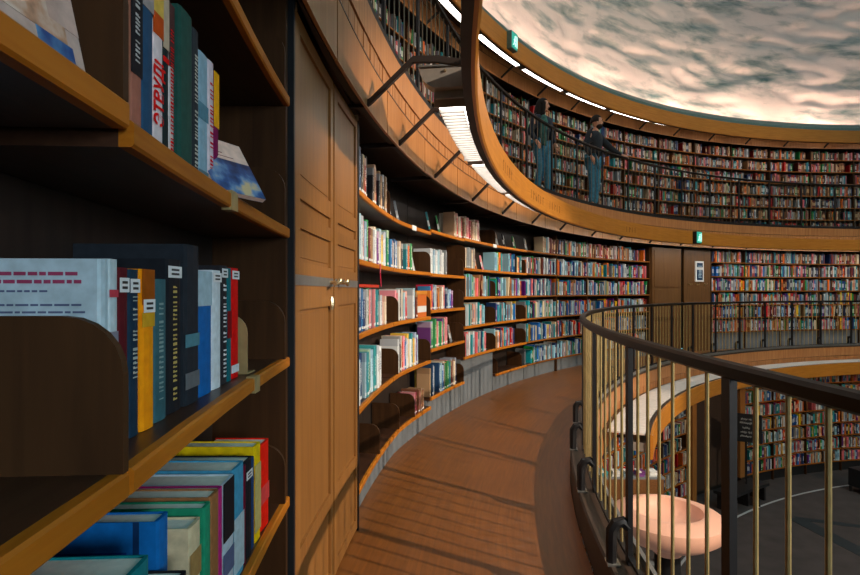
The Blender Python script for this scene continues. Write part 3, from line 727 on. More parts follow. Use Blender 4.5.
rowbooks([
 (183.25, 183.15, 1.777, 0.055, .17, (.30, .15, .11), 'slim pinkish brown book against the top divider, leftmost on upper foreground shelf', {}),
 (183.15, 182.96, 1.788, 0.055, .18, (.30, .14, .11), 'black-spined book with pink foot, second on the upper foreground shelf', dict(bands=[(.38, 1.0, K)], title=('', (.5, .5, .5), 0.0132, .45, .84))),
 (182.96, 182.75, 1.788, 0.055, .17, (.03, .07, .13), 'dark blue book with pale grey top, left of the red lettered spine', dict(bands=[(.80, 1.0, (.30, .28, .28))])),
 (182.75, 182.55, 1.798, 0.055, .18, (.66, .60, .62), 'white book with large red vertical title on the upper foreground shelf', dict(bands=[(.70, .82, (.45, .10, .05)), (.82, 1.0, (.55, .40, .14))], title=('ЭТВУД!', (.60, .02, .03), .046, .20, .66))),
 (182.55, 182.43, 1.798, 0.055, .16, (.012, .02, .022), 'narrow black book with cream top and red dot, upper foreground shelf', dict(bands=[(.68, 1.0, (.45, .38, .30)), (.60, .63, (.55, .02, .02)), (.02, .10, WH)])),
 (182.43, 182.31, 1.792, 0.055, .16, (.55, .52, .52), 'narrow white book with small red lettering, upper foreground shelf', dict(bands=[(.62, 1, (.06, .03, .03))], title=('', (.5, .02, .03), 0.0120, .12, .84))),
 (182.29, 181.98, 1.806, 0.045, .20, (.022, .065, .055), 'thick dark green hardback, tallest on the upper foreground shelf', {}),
 (181.97, 181.80, 1.798, 0.045, .19, (.025, .03, .035), 'dark grey-green book right of the thick green hardback', dict(title=('', (.5, .5, .45), 0.0144, .06, .84))),
 (181.79, 181.52, 1.771, 0.045, .18, (.26, .38, .46), 'light blue mottled book on the upper foreground shelf', dict(bands=[(.0, .12, (.10, .16, .2)), (.5, .62, (.1, .2, .26))])),
 (181.51, 181.33, 1.777, 0.045, .18, (.60, .55, .60), 'white book with crimson lettering beside the light blue one', dict(title=('', (.5, .02, .06), 0.0156, .12, .84))),
 (181.32, 181.16, 1.768, 0.045, .17, (.16, .01, .07), 'maroon book with yellow top, rightmost upright on upper foreground shelf', dict(bands=[(.55, 1.0, (.66, .36, .02)), (.0, .2, (.03, .12, .12))])),
], 1.485, GA)
rowbooks([
 (183.53, 183.41, 1.305, 0.062, .22, (.42, .52, .58), 'pale blue-white book whose back cover faces the viewer, beside the divider', dict(bands=[(.2, .6, (.2, .2, .24))])),
 (183.40, 183.28, 1.307, 0.062, .22, (.44, .52, .56), 'second pale white spine beside the back cover with red text', dict(bands=[(.2, .62, (.2, .2, .24)), (.8, .84, (.4, .08, .1))])),
 (183.27, 183.12, 1.296, 0.062, .20, (.075, .014, .018), 'dark red book right of the pale white spines, middle foreground shelf', dict(label_at=.86)),
 (183.10, 182.94, 1.295, 0.062, .20, (.014, .03, .05), 'navy book left of the orange one, middle foreground shelf', dict(label_at=.86, title=('', (.35, .38, .36), 0.0132, .35, .84))),
 (182.92, 182.70, 1.297, 0.058, .18, (.80, .30, .02), 'orange book with a picture at its top, middle foreground shelf', dict(bands=[(.78, 1.0, (.25, .08, .02)), (.64, .73, (.50, .30, .08))], label_at=.73)),
 (182.68, 182.42, 1.282, 0.060, .19, (.05, .11, .13), 'grey-teal book right of the orange one, middle foreground shelf', dict(title=('', (.22, .3, .3), 0.0156, .15, .84))),
 (182.40, 182.08, 1.321, 0.060, .20, (.012, .014, .018), 'black book with white label right of the grey-teal one', dict(label_at=.88, title=('', (.45, .36, .16), 0.0156, .08, .84))),
 (182.05, 181.70, 1.355, 0.052, .26, (.018, .022, .028), 'tall black hardback, highest on the middle foreground shelf', dict(bands=[(.36, .44, (.10, .2, .24)), (.1, .2, (.12, .13, .14))])),
 (181.68, 181.28, 1.305, 0.054, .19, (.03, .12, .32), 'blue book with pale top right of the tall black hardback', dict(bands=[(.72, 1.0, (.36, .46, .52))])),
 (181.26, 180.98, 1.310, 0.052, .19, (.58, .64, .68), 'white book on the middle foreground shelf, between blue and black ones', dict(label_at=.9)),
 (180.95, 180.74, 1.324, 0.052, .19, (.02, .02, .024), 'black book with bold white lettering up its spine', dict(label_at=.9, title=('', (.7, .7, .72), 0.0180, .06, .84))),
 (180.72, 180.57, 1.320, 0.052, .19, (.02, .11, .13), 'narrow teal and dark red book beside the bright red one', dict(bands=[(.38, .62, (.16, .01, .02))])),
 (180.55, 180.27, 1.322, 0.052, .19, (.52, .012, .035), 'bright red book at the right end of the middle foreground shelf', dict(label_at=.9, bands=[(.05, .12, WH)])),
], 1.03, GB)
rowbooks([
 (179.64, 179.23, 0.798, 0.024, .17, (.70, .07, .015), 'bright orange-red book at the right end of the low foreground shelf', dict(bands=[(.3, .5, (.55, .1, .1))])),
 (179.95, 179.68, 0.815, 0.024, .24, (.72, .50, .02), 'yellow book standing next to the orange-red one', dict(bands=[(.1, .8, (.5, .42, .2))])),
 (180.12, 179.97, 0.791, 0.026, .18, (.02, .05, .13), 'narrow dark blue book left of the yellow one', {}),
 (180.39, 180.13, 0.803, 0.024, .22, (.012, .013, .016), 'black book with a folded page sticking up, low foreground shelf', dict(label_at=.8)),
 (180.49, 180.41, 0.800, 0.024, .2, (.12, .01, .03), 'thin maroon book between the black and the light blue books', {}),
 (180.90, 180.51, 0.817, 0.024, .22, (.10, .28, .42), 'light blue book with white top edge, low foreground shelf', dict(bands=[(.05, .55, (.4, .5, .55))])),
 (181.29, 180.93, 0.813, 0.024, .22, (.45, .52, .58), 'white book with black figure drawn on its spine', dict(bands=[(.5, 1.0, K), (.2, .4, (.1, .12, .2))])),
 (181.45, 181.32, 0.815, 0.026, .21, (.38, .06, .18), 'thin magenta book left of the figure-printed spine', {}),
 (181.72, 181.47, 0.821, 0.024, .22, (.26, .13, .07), 'brown paper covered book, low foreground shelf', {}),
 (181.92, 181.74, 0.816, 0.024, .22, (.04, .22, .13), 'green book between brown and cream books, low foreground shelf', {}),
 (182.23, 181.96, 0.804, 0.030, .22, (.55, .48, .34), 'cream book with patterned spine left of the green one', dict(bands=[(.6, .8, (.3, .2, .1)), (.3, .5, (.4, .4, .1))])),
 (182.63, 182.41, 0.856, 0.057, .27, (.02, .13, .34), 'large blue book whose cover faces the viewer, low foreground shelf', dict(side=[(.12, .16, .45, 1.0, (.01, .03, .08)), (.2, .8, .82, .835, (.01, .05, .2)), (.2, .8, .79, .80, (.01, .05, .2))])),
 (182.84, 182.64, 0.773, 0.007, .17, (.012, .012, .014), 'short black book with thick cream pages before the large blue book', {}),
 (183.06, 182.89, 0.783, 0.047, .11, (.52, .56, .58), 'small white book in front of the black one, bottom left', {}),
 (183.47, 183.16, 0.857, 0.027, .25, (.03, .16, .18), 'teal book at the left end of the low foreground shelf', {}),
], .537, GC)
# printed lines on the pale back cover facing the viewer
x, y, _ = P(W(183.9)+.03, 183.905, 0)
f = (x, y, 1.031, R_(183.9)); l = MB()
l2 = MB()
for i, (zz, wd) in enumerate(((.252, .15), (.241, .16), (.229, .07), (.210, .16), (.200, .17), (.190, .17), (.180, .14), (.170, .15), (.158, .10), (.148, .15))):
    xx = .02+(.17-wd)/2; e_ = xx+wd
    while xx < e_:
        ww = rnd.uniform(.006, .02); (l2 if i in (0, 1, 8) else l).box(xx, min(e_, xx+ww), .0128, .0134, zz, zz+(.005 if i < 2 else .0028)); xx += ww+.003
bk = [o for o in bpy.data.objects if o.get('label', '').startswith('pale blue-white book')][0]
lm = l.mesh(name='cover_print'); lm.materials.append(M[nearmat((.10, .12, .20))]); ob('cover_print', lm, bk, kind='stuff')
lm = l2.mesh(name='cover_print'); lm.materials.append(M[nearmat((.26, .07, .12))]); ob('cover_print', lm, bk, kind='stuff')
# face-out books: pamphlet leaning at the right of the upper shelf, tilted cover picture at top left
def cover_card(nm, lab, p0, p1, z, h, lean, mats, t=.012, grp=None):
    """flat booklet standing between two plan points, cover towards the hall"""
    p0, p1 = Vector(p0[:2]), Vector(p1[:2]); d = p1-p0; L = d.length; an = math.atan2(d.y, d.x)
    o = ob(nm, None, None, None, label=lab, category='book'); o.location = (p0.x, p0.y, z); o.rotation_euler = (R_(lean), 0, an)
    if grp: o['group'] = grp
    a = MB().box(0, L, 0, t, 0, h).mesh(name='cover'); a.materials.append(M[mats[0][4]]); ob('cover', a, o)
    pg = MB().box(.003, L-.003, .002, t-.002, h-.001, h+.0004).mesh(name='pages'); pg.materials.append(M['paper']); ob('pages', pg, o)
    for (x0, x1, z0, z1, mt) in mats[1:]:
        for (yy, y2) in ((-.0006, 0), (t, t+.0006)):
            b_ = MB().box(x0*L, x1*L, yy, y2, z0*h, z1*h).mesh(name='cover_print'); b_.materials.append(M[mt]); ob('cover_print', b_, o)
    return o
def picmat(name, stops, scale):
    m, n, b = nt(name, .3, 0)
    tc = N(n, 'ShaderNodeTexCoord'); no = N(n, 'ShaderNodeTexNoise'); no.inputs['Scale'].default_value = scale; no.inputs['Detail'].default_value = 5
    n.links.new(tc.outputs['Object'], no.inputs[0]); n.links.new(ramp(n, no.outputs[0], stops), b.inputs['Base Color'])
picmat('night_picture', [(.36, (.01, .02, .08)), (.48, (.02, .08, .26)), (.56, (.12, .25, .45)), (.64, (.55, .45, .25))], 16)
picmat('sand_picture', [(.36, (.16, .10, .07)), (.5, (.52, .29, .18)), (.64, (.70, .58, .50))], 22)
picmat('blue_splash', [(.4, (.01, .06, .25)), (.6, (.10, .30, .55))], 20)
cover_card('booklet', 'leaning booklet with white top and blue night picture, upper foreground shelf', (CAM[0]-.470, CAM[1]+1.19), (CAM[0]-.404, CAM[1]+1.33), 1.487, .165, -32,
           [(0, 0, 0, 0, nearmat((.62, .48, .42))), (0, 1, 0, .62, 'night_picture'), (.12, .5, .74, .755, nearmat((.2, .1, .1))), (.1, .7, .68, .69, nearmat((.2, .1, .1)))])
cover_card('booklet', 'face-out booklet with a sandy picture at the extreme top left corner', (CAM[0]-.399, CAM[1]+.38), (CAM[0]-.402, CAM[1]+.635), 1.507, .26, -12,
           [(0, 0, 0, 0, nearmat((.45, .36, .33))), (.5, .90, .12, .8, 'sand_picture'), (.70, .93, .02, .12, 'blue_splash'), (0, .8, .82, 1.0, nearmat((.02, .03, .035))), (.8, 1, .2, 1, nearmat((.5, .38, .34)))])
# bookend and clips of the foreground shelves
fr = frame(W(180.15)+.02, 180.15, 1.031); be = thing('bookend', 'brown metal bookend holding the red book upright, middle foreground shelf', 'bookend', fr)
rounded_divider(MB(), W(180.15)+.035, W(180.15)+.18, 180.15, 1.031, .165, .002, .05).build('upright_plate', 'brass_bar', be, fr)
MB().pbox(W(180.15)+.035, W(180.15)+.18, 180.00, -.03, .03, 1.031, 1.034).build('foot_plate', 'brass_bar', be, fr)
for a_, z_, nm in ((181.35, 1.485, 'brass clip on the edge of the upper foreground shelf'), (180.35, 1.03, 'brass clip on the edge of the middle foreground shelf')):
    f = frame(W(a_), a_, z_); MB().pbox(W(a_)-.004, W(a_)+.02, a_, -.02, .02, z_-.04, z_+.004).build('shelf_clip', 'brass_bar', None, f, label=nm, category='clip')
# small white tags clipped to shelf edges, red ribbon
for a_, z_, nm in ((163.35, 1.90, 'small white tag clipped to the top shelf edge near the cupboard'), (150.9, 1.945, 'small white tag clipped to the top shelf edge farther along')):
    f = frame(W(a_), a_, z_); MB().pbox(W(a_)-.008, W(a_)-.001, a_, -.06, .06, z_-.045, z_+.002).build('shelf_tag', 'white_card', None, f, label=nm, category='tag')
f = frame(W(168.7), 168.7, 1.46); q = MB().tube([P(W(168.7)-.004, 168.7, 1.47), P(W(168.7)-.006, 168.72, 1.40), P(W(168.7)-.004, 168.6, 1.30)], .006, 5).build('ribbon', 'cover_crimson', None, f, label='red bookmark ribbon hanging over a shelf edge beyond the cupboard', category='ribbon')

# --- rows of books
MASS = MB(); MASSC = []
def mass_book(th, r, z, t, h, d, c, ink, tilt=0):
    """one book of the far mass: boards, inset page top and printed spine zones"""
    t_ = R_(th); cs, sn = math.cos(t_), math.sin(t_); o = len(MASS.v); tl = math.tan(R_(tilt))
    def q(x, y, zz): y2 = y-tl*zz; X = r+x; return (X*cs-y2*sn, X*sn+y2*cs, z+zz)
    hw = t/2
    zs = [0, h*.06, h*.13, h*.32, h*.72, h]
    vs = []
    for zz in zs: vs += [q(0, -hw, zz), q(0, hw, zz)]
    vs += [q(d, -hw, 0), q(d, hw, 0), q(d, -hw, h), q(d, hw, h)]
    fs = [(2*i, 2*i+1, 2*i+3, 2*i+2) for i in range(5)]
    cl = [c, (.55, .6, .62) if rnd.random() < .22 else c, c, tuple(.45*a+.55*b for a, b in zip(c, ink)) if rnd.random() < .6 else c, c]
    fs += [(0, 12, 14, 10), (1, 11, 15, 13), (10, 14, 15, 11)]; cl += [c, c, (.5, .46, .4) if rnd.random() < .6 else c]
    MASS.v += vs
    for f in fs: MASS.f.append(tuple(i+o for i in f)); MASS.m.append(0)
    MASSC.extend(cl)
NBMAX = 300-52
def fill(a_hi, a_lo, z, Rf, pal, hmin, hmax, dmin=.040, individual=None, bright=1, tmin=.018, tmax=.050, lean=.08, seq=None, gap=.02):
    """from angle a_hi down to a_lo"""
    a = a_hi-.05; i = 0
    while True:
        t = rnd.uniform(tmin, tmax)*(1.25 if rnd.random() < .12 else 1)
        da = D_(t/Rf(a))*1.03
        if a-da < a_lo: break
        hh = rnd.uniform(hmin, hmax)
        if seq and i < len(seq): kc = seq[i]
        else: kc = rnd.choice(pal)
        th = a-da/2; r = Rf(th)+rnd.uniform(.012, dmin)
        tilt = 0
        if rnd.random() < lean: tilt = rnd.uniform(3, 9); 
        d = rnd.uniform(.14, .2)
        i += 1
        if individual is not None and NB < NBMAX:
            size = 'tall' if hh > (hmin+hmax)/2+.02 else ('short' if hh < hmin+.03 else 'slim' if t < .022 else 'thick' if t > .036 else 'medium')
            row, bay, grp = individual
            book(th, r, z+.001, t, hh, d, kc, f'{size} {kc} book, {ordn(i)} from left, {row} of {bay}', grp, tilt=-tilt*.5)
            a -= math.sin(R_(tilt*.5))*hh/Rf(a)*57.3
        else:
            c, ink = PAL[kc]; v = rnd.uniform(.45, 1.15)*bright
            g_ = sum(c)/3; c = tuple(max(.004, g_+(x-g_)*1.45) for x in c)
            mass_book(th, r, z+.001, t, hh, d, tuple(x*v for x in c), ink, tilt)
            a -= math.sin(R_(tilt))*hh/Rf(a)*57.3*.9
        a -= da
        if rnd.random() < gap: a -= rnd.uniform(.1, .8)
def lean_out(a, z, lab, kc, h=.21, w_=.15, yaw=60):
    r = W(a)+.05; p = P(r, a, 0); tx_ = Vector((-math.sin(R_(a)), math.cos(R_(a)))); rd = Vector((math.cos(R_(a)), math.sin(R_(a))))
    p0 = Vector(p[:2])+tx_*w_/2; p1 = Vector(p[:2])-tx_*w_/2+rd*.05
    cover_card('book', lab, p0, p1, z+.002, h, -12, [(0, 0, 0, 0, 'cover_'+kc), (.1, .9, .55, .9, 'cover_'+rnd.choice(['white', 'cream', 'pale blue', 'tan']))], .02, 'books displayed face out on the walkway shelves')
B1, B2, B3, B4, B5 = 'first bay past cupboard', 'second bay past cupboard', 'third bay past cupboard', 'fourth bay past cupboard', 'fifth bay past cupboard'
RW = ['top shelf', 'second shelf', 'third shelf', 'fourth shelf', 'fifth shelf', 'bottom shelf']
gr = lambda b: 'books in the '+b
fill(171.6, 166.7, 1.90, W, ['black', 'maroon', 'brown', 'tan', 'crimson', 'black', 'navy'], .24, .30, individual=(RW[0], B1, gr(B1)), lean=.0)
fill(171.7, 166.6, 1.465, W, MODERN, .24, .30, individual=(RW[1], B1, gr(B1)), lean=0, seq=['navy', 'pale blue', 'grey', 'white', 'crimson', 'grey', 'pale blue', 'green', 'green', 'maroon', 'tan', 'cream', 'white', 'white'], tmin=.03, tmax=.05)
fill(166.2, 163.0, 1.465, W, MODERN, .22, .27, individual=(RW[1], B2, gr(B2)), lean=0, tmin=.03, tmax=.05, seq=['blue', 'tan', 'white', 'navy', 'white', 'blue', 'cream'])
fill(171.7, 168.4, .995, W, MODERN, .25, .29, individual=(RW[2], B1, gr(B1)), lean=0, tmin=.03, tmax=.05, seq=['teal', 'navy', 'pale blue', 'navy', 'blue', 'navy', 'grey', 'white', 'green', 'crimson', 'crimson', 'pink'])
fill(167.9, 167.2, .995, W, ['pink', 'cream', 'white'], .21, .24, individual=('third shelf beside divider', B1, gr(B1)), lean=0)
fill(165.35, 162.4, .995, W, MODERN, .25, .30, individual=(RW[2], B2, gr(B2)), lean=0, tmin=.025, tmax=.05, seq=['pink', 'pink', 'white', 'black', 'white', 'cream'])
fill(171.7, 167.8, .527, W, ['teal', 'pale blue', 'white', 'navy', 'pale blue'], .27, .33, individual=(RW[3], B1, gr(B1)), lean=0, tmin=.03, tmax=.06, seq=['white', 'white', 'pale blue', 'white', 'navy', 'pale blue', 'teal', 'green'])
fill(165.35, 162.2, .527, W, MODERN, .24, .33, individual=(RW[3], B2, gr(B2)), lean=0, tmin=.025, tmax=.05, seq=['white', 'white', 'black', 'cream', 'red', 'red', 'pink', 'blue', 'white', 'white', 'yellow'])
fill(160.85, 158.2, 1.457, W, ['white', 'pale blue', 'white', 'grey'], .25, .30, individual=(RW[1], B3, gr(B3)), lean=.0)
fill(160.85, 157.3, 1.06, W, MODERN, .20, .28, individual=(RW[2], B3, gr(B3)), lean=.05, seq=['orange', 'blue', 'crimson', 'navy', 'white', 'pale blue', 'white'])
fill(160.85, 158.0, .64, W, ['pale blue', 'purple', 'white', 'teal', 'pink', 'green'], .27, .32, individual=(RW[3], B3, gr(B3)), lean=0)
fill(162.9, 161.3, .03, W, ['maroon', 'tan', 'brown', 'pink'], .2, .24, individual=('bottom shelf', B2, gr(B2)), lean=0)
fill(160.85, 156.6, .12, W, MODERN, .28, .34, individual=('bottom shelf', B3, gr(B3)), lean=.08, seq=['tan', 'yellow', 'green', 'navy', 'blue', 'white', 'navy', 'pale blue'])
fill(157.3, 153.0, 1.935, W, ['cream', 'tan', 'pink', 'cream', 'crimson', 'brown'], .25, .30, individual=('top shelf', 'third and fourth bays past cupboard', gr(B4)), lean=0)
fill(155.62, 153.8, 1.565, W, ['pale blue', 'grey', 'cream'], .25, .28, individual=(RW[1], B4, gr(B4)), lean=0)
fill(155.62, 151.3, 1.193, W, MODERN, .24, .30, individual=(RW[2], B4, gr(B4)), lean=.02)
fill(155.62, 152.3, .813, W, ['white', 'pale blue', 'cream', 'orange', 'white', 'teal'], .25, .30, individual=(RW[3], B4, gr(B4)), lean=.03)
fill(155.62, 151.9, .425, W, ['white', 'pink', 'teal', 'white', 'navy', 'tan', 'cream'], .25, .31, individual=(RW[4], B4, gr(B4)), lean=.1)
fill(150.6, 146.2, 1.565, W, MODERN, .23, .29, individual=(RW[1], B5, gr(B5)), lean=.02)
fill(150.65, 146.0, 1.193, W, MODERN, .23, .29, individual=(RW[2], B5, gr(B5)), lean=.05)
fill(150.65, 147.0, .813, W, MODERN, .23, .29, individual=(RW[3], B5, gr(B5)), lean=.02)
fill(150.65, 147.2, .425, W, MODERN, .23, .29, individual=(RW[4], B5, gr(B5)), lean=.02)
# a flat-lying book, face-out books and leaning ones
for a_, z_, kc, lab in ((162.2, 1.465, 'white', 'white patterned book leaning before the dark divider, second shelf past cupboard'), (165.2, 1.90, 'navy', 'dark blue book leaning face out in shadow on the top shelf, nearest the cupboard'),
                        (164.2, 1.90, 'grey', 'grey book leaning face out beside the navy one on the top shelf'), (160.0, 1.93, 'teal', 'teal book displayed face out on the top shelf above the third bay'),
                        (158.6, 1.93, 'green', 'dark green book displayed face out on the top shelf, right of teal'), (157.0, 1.06, 'white', 'white book leaning at the right end of the third bay shelf'),
                        (156.9, .64, 'grey', 'grey book with white drawing leaning in the third bay'), (153.0, 1.565, 'orange', 'orange face-out booklet on the second shelf of the fourth bay'),
                        (151.9, 1.565, 'pink', 'pink and white booklet displayed face out beside the orange one'), (152.4, 1.945, 'tan', 'tan booklet leaning face out on the top shelf, fourth bay'),
                        (149.5, 1.945, 'grey', 'grey booklet leaning on the dark top shelf, fifth bay'), (148.3, 1.945, 'black', 'black booklet leaning on the dark top shelf, fifth bay'),
                        (146.6, 1.945, 'green', 'green booklet leaning at right of the dark top shelf, fifth bay'), (144.6, 1.945, 'grey', 'grey booklet face out on the top shelf, sixth bay')):
    lean_out(a_, z_, lab, kc)
# red book lying flat on top of the third-shelf row
a_ = 170.2; f = frame(W(a_)+.03, a_, 1.290)
o = thing('book', 'large crimson book lying flat on top of the third-shelf books', 'book', f)
MB().pbox(W(a_)+.02, W(a_)+.20, a_, -.30, .26, 1.289, 1.292).pbox(W(a_)+.02, W(a_)+.20, a_, -.30, .26, 1.307, 1.31).pbox(W(a_)+.02, W(a_)+.023, a_, -.30, .26, 1.289, 1.31).build('cover', 'cover_crimson', o, f)
MB().pbox(W(a_)+.024, W(a_)+.195, a_, -.297, .257, 1.292, 1.307).build('pages', 'paper', o, f)
# orange box on third shelf of the second bay
a_ = 161.9; f = frame(W(a_)+.03, a_, .996)
t = thing('storage_box', 'orange-brown box standing behind the divider on the third shelf', 'box', f)
MB().pbox(W(a_)+.03, W(a_)+.24, a_, -.16, .16, .996, 1.23).build('box_body', 'cover_orange', t, f); MB().pbox(W(a_)+.025, W(a_)+.245, a_, -.165, .165, 1.23, 1.27).build('lid', 'cover_orange', t, f)
# far rows
for z, dk in zip(S_F, range(6)):
    pal = OLD if dk == 0 else MODERN
    fill(145.5 if dk != 0 else 142.5, 124.5, z, W, pal, .22, .30, lean=.03, bright=.9)
a = 114.0
for dk, z in enumerate(S_R):
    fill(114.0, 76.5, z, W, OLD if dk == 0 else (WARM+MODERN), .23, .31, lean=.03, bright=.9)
for z in S_U:
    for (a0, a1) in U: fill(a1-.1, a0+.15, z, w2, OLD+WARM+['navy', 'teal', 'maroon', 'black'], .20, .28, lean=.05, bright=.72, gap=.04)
for z in [-.91]+S_G:
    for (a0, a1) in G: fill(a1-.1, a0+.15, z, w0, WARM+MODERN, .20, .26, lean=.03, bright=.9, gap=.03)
me = bpy.data.meshes.new('books'); me.from_pydata(MASS.v, [], MASS.f); me.materials.append(M['book_mass_print'])
ca = me.color_attributes.new('print', 'FLOAT_COLOR', 'CORNER'); cols = []
for p, c in zip(me.polygons, MASSC): cols.extend((c[0], c[1], c[2], 1.0)*p.loop_total)
ca.data.foreach_set('color', cols)
ob('books', me, None, None, kind='stuff', label='thousands of small book spines packing the far shelves of all three levels', category='books')

# ------------------------------------------------------------------ ground floor furniture
def bowl():
    c = P(11.03, 0, 0); d = 6.3; x = CAM[0]+(667.5-430)/540.77*d; y = CAM[1]+d; f = (x, y, FL0, 0)
    t = thing('bowl_lamp', 'large round glowing pink bowl lamp on a pedestal, ground floor', 'lamp', f)
    K_ = .785; zr = lambda z: -1.314+(z+2.18)*K_
    pl = lambda L_: [(r*K_, zr(z)) for r, z in L_]
    MB().lathe([(.26, FL0), (.26, FL0+.04), (.17, FL0+.06), (.14, zr(-2.79)), (.01, zr(-2.79)), (.01, FL0)], (x, y)).build('base', 'black_paint', t, f, smooth=True)
    MB().lathe(pl([(.01, -2.80), (.16, -2.80), (.205, -2.76), (.21, -2.64), (.01, -2.64)]), (x, y), 32).build('pedestal', 'bowl_glow', t, f, smooth=True)
    MB().lathe(pl([(.01, -2.64), (.30, -2.64), (.30, -2.60), (.01, -2.60)]), (x, y), 32).build('collar', 'black_paint', t, f)
    MB().lathe(pl([(.01, -2.60), (.36, -2.595), (.62, -2.52), (.75, -2.42), (.79, -2.28), (.78, -2.21), (.74, -2.18), (.60, -2.13), (.52, -2.115), (.49, -2.13), (.465, -2.21), (.39, -2.31), (.2, -2.36), (.01, -2.37)]), (x, y), 48).build('bowl', 'bowl_glow', t, f, smooth=True)
bowl()
# curved reception counter with papers below the left of the balustrade
f = (-9.65, 5.72, FL0, 0)
t = thing('counter', 'brown wooden display counter behind the bowl lamp, seen through the balustrade', 'counter', f)
MB().box(-10.1, -9.25, 5.60, 5.63, -1.56, -1.22).build('front_panel', 'desk_wood', t, f)
MB().box(-10.12, -9.23, 5.60, 5.86, -1.22, -1.20).build('counter_top', 'grey_base', t, f, label='grey counter top')
for x_ in (-10.1, -9.69, -9.28): MB().box(x_, x_+.03, 5.63, 5.84, FL0, -1.22).build('side_panel', 'desk_wood', t, f)
for z_ in (-1.86, -2.4): MB().box(-10.07, -9.28, 5.64, 5.84, z_, z_+.03).build('shelf', 'grey_base', t, f)
k_ = 0
for z_ in (-1.20, -1.83):
    for i, kc in enumerate(('teal', 'white', 'pale blue', 'purple', 'white')):
        x_ = -10.03+i*.165; f = (x_, 5.7, z_, 0)
        t = thing('paper_stack', f'small stack of {kc} booklets, {ordn(i+1)} from left, {"on top of" if z_ > -1.5 else "on the shelf inside"} the brown counter', 'papers', f, 'booklets on the brown counter')
        for s_ in range(3): MB().box(x_-.05+s_*.006, x_+.05+s_*.006, 5.65, 5.79, z_+.001+s_*.022, z_+.02+s_*.022).build('booklet', 'cover_'+kc, t, f)
# black sign on a stand beside the ground doorway
sx = CAM[0]+(746-430)/540.77*11.1; sy = CAM[1]+11.1; f = (sx, sy, FL0, R_(-60))
t = thing('sign_stand', 'black floor sign with faint white lettering beside the ground floor shelves', 'sign', f)
def rot(mb, f):   # local-authored mesh
    return mb
p_ = MB().box(-.28, .28, -.012, .012, 1.22, 1.80).mesh(name='sign_board'); p_.materials.append(M['black_paint']); ob('sign_board', p_, t)
p_ = MB().box(-.02, .02, .012, .04, .04, 1.3).mesh(name='pole'); p_.materials.append(M['iron']); ob('pole', p_, t)
p_ = MB().box(-.25, .25, -.2, .2, 0, .04).mesh(name='base'); p_.materials.append(M['iron']); ob('base', p_, t)
t.rotation_euler = (0, 0, math.atan2(CAM[1]-sy, CAM[0]-sx)+math.pi/2)
for zz, ws_ in ((1.68, (.11, .05)), (1.60, (.22,)), (1.50, (.12,)), (1.41, (.11, .06)), (1.33, (.20,))):
    xx = -sum(ws_)/2-.01*(len(ws_)-1)
    g = MB()
    for wd in ws_:
        e_ = xx+wd
        while xx < e_: g.box(xx, xx+.011, -.0145, -.012, zz-(.012 if rnd.random() < .25 else 0), zz+rnd.choice((.022, .026, .036))); xx += .017
        xx += .02
    gm = g.mesh(name='lettering'); gm.materials.append(M['grey_print']); ob('lettering', gm, t, None, kind='stuff')
# dark low bench below the ground floor shelves
f = frame(11.25, 122.3, FL0); t = thing('bench', 'low black bench beside the dark ground floor doorway', 'bench', f)
MB().arc(11.0, 11.4, 119.0, 126.0, FL0+.30, FL0+.36, 5).build('seat', 'black_paint', t, f)
for a_ in (119.4, 122.5, 125.6): MB().pbox(11.05, 11.35, a_, -.03, .03, FL0, FL0+.30).build('leg', 'iron', t, f)
f = frame(10.5, 106.6, FL0); t = thing('stool', 'dark upholstered stool at the lower right edge on the ground floor', 'stool', f)
MB().pbox(10.3, 10.7, 106.6, -.32, .22, FL0+.12, FL0+.50).build('seat', 'black_paint', t, f)
for a_, r_ in ((105.6, 10.35), (107.8, 10.35), (105.6, 10.65), (107.8, 10.65)): MB().pbox(r_-.02, r_+.02, a_, -.02, .02, FL0, FL0+.12).build('leg', 'iron', t, f)

# ------------------------------------------------------------------ people
def skin_obj(name, J, E, mat, parent, sub=1):
    """J: name -> (x,y,z, rx, ry); E: list of edges; first joint is the root"""
    ks = list(J); me = bpy.data.meshes.new(name); me.from_pydata([J[k][:3] for k in ks], [(ks.index(a), ks.index(b_)) for a, b_ in E], [])
    o = bpy.data.objects.new(name, me); COL.objects.link(o)
    o.modifiers.new('s', 'SKIN'); 
    for i, k in enumerate(ks):
        sv = me.skin_vertices[0].data[i]; sv.radius = (J[k][3], J[k][4] if len(J[k]) > 4 else J[k][3]); sv.use_root = (i == 0)
    sb = o.modifiers.new('u', 'SUBSURF'); sb.levels = sub; sb.render_levels = sub
    dg = bpy.context.evaluated_depsgraph_get(); dg.update()
    nm = bpy.data.meshes.new_from_object(o.evaluated_get(dg)); bpy.data.objects.remove(o)
    nm.materials.clear(); nm.materials.append(M[mat]); nm.polygons.foreach_set('use_smooth', [True]*len(nm.polygons))
    q = ob(name, nm, parent); return q
def ellip(mb, c, r, k=14, rows=9, fn=None):
    rs = []
    for i in range(rows+1):
        ph = -math.pi/2+math.pi*i/rows; rs.append([])
        for j in range(k):
            th = 2*math.pi*j/k; v = Vector((max(.02, math.cos(ph))*math.cos(th), max(.02, math.cos(ph))*math.sin(th), math.sin(ph)))
            if fn: v = fn(v)
            rs[-1].append((c[0]+r[0]*v.x, c[1]+r[1]*v.y, c[2]+r[2]*v.z))
    return mb.rings(rs)
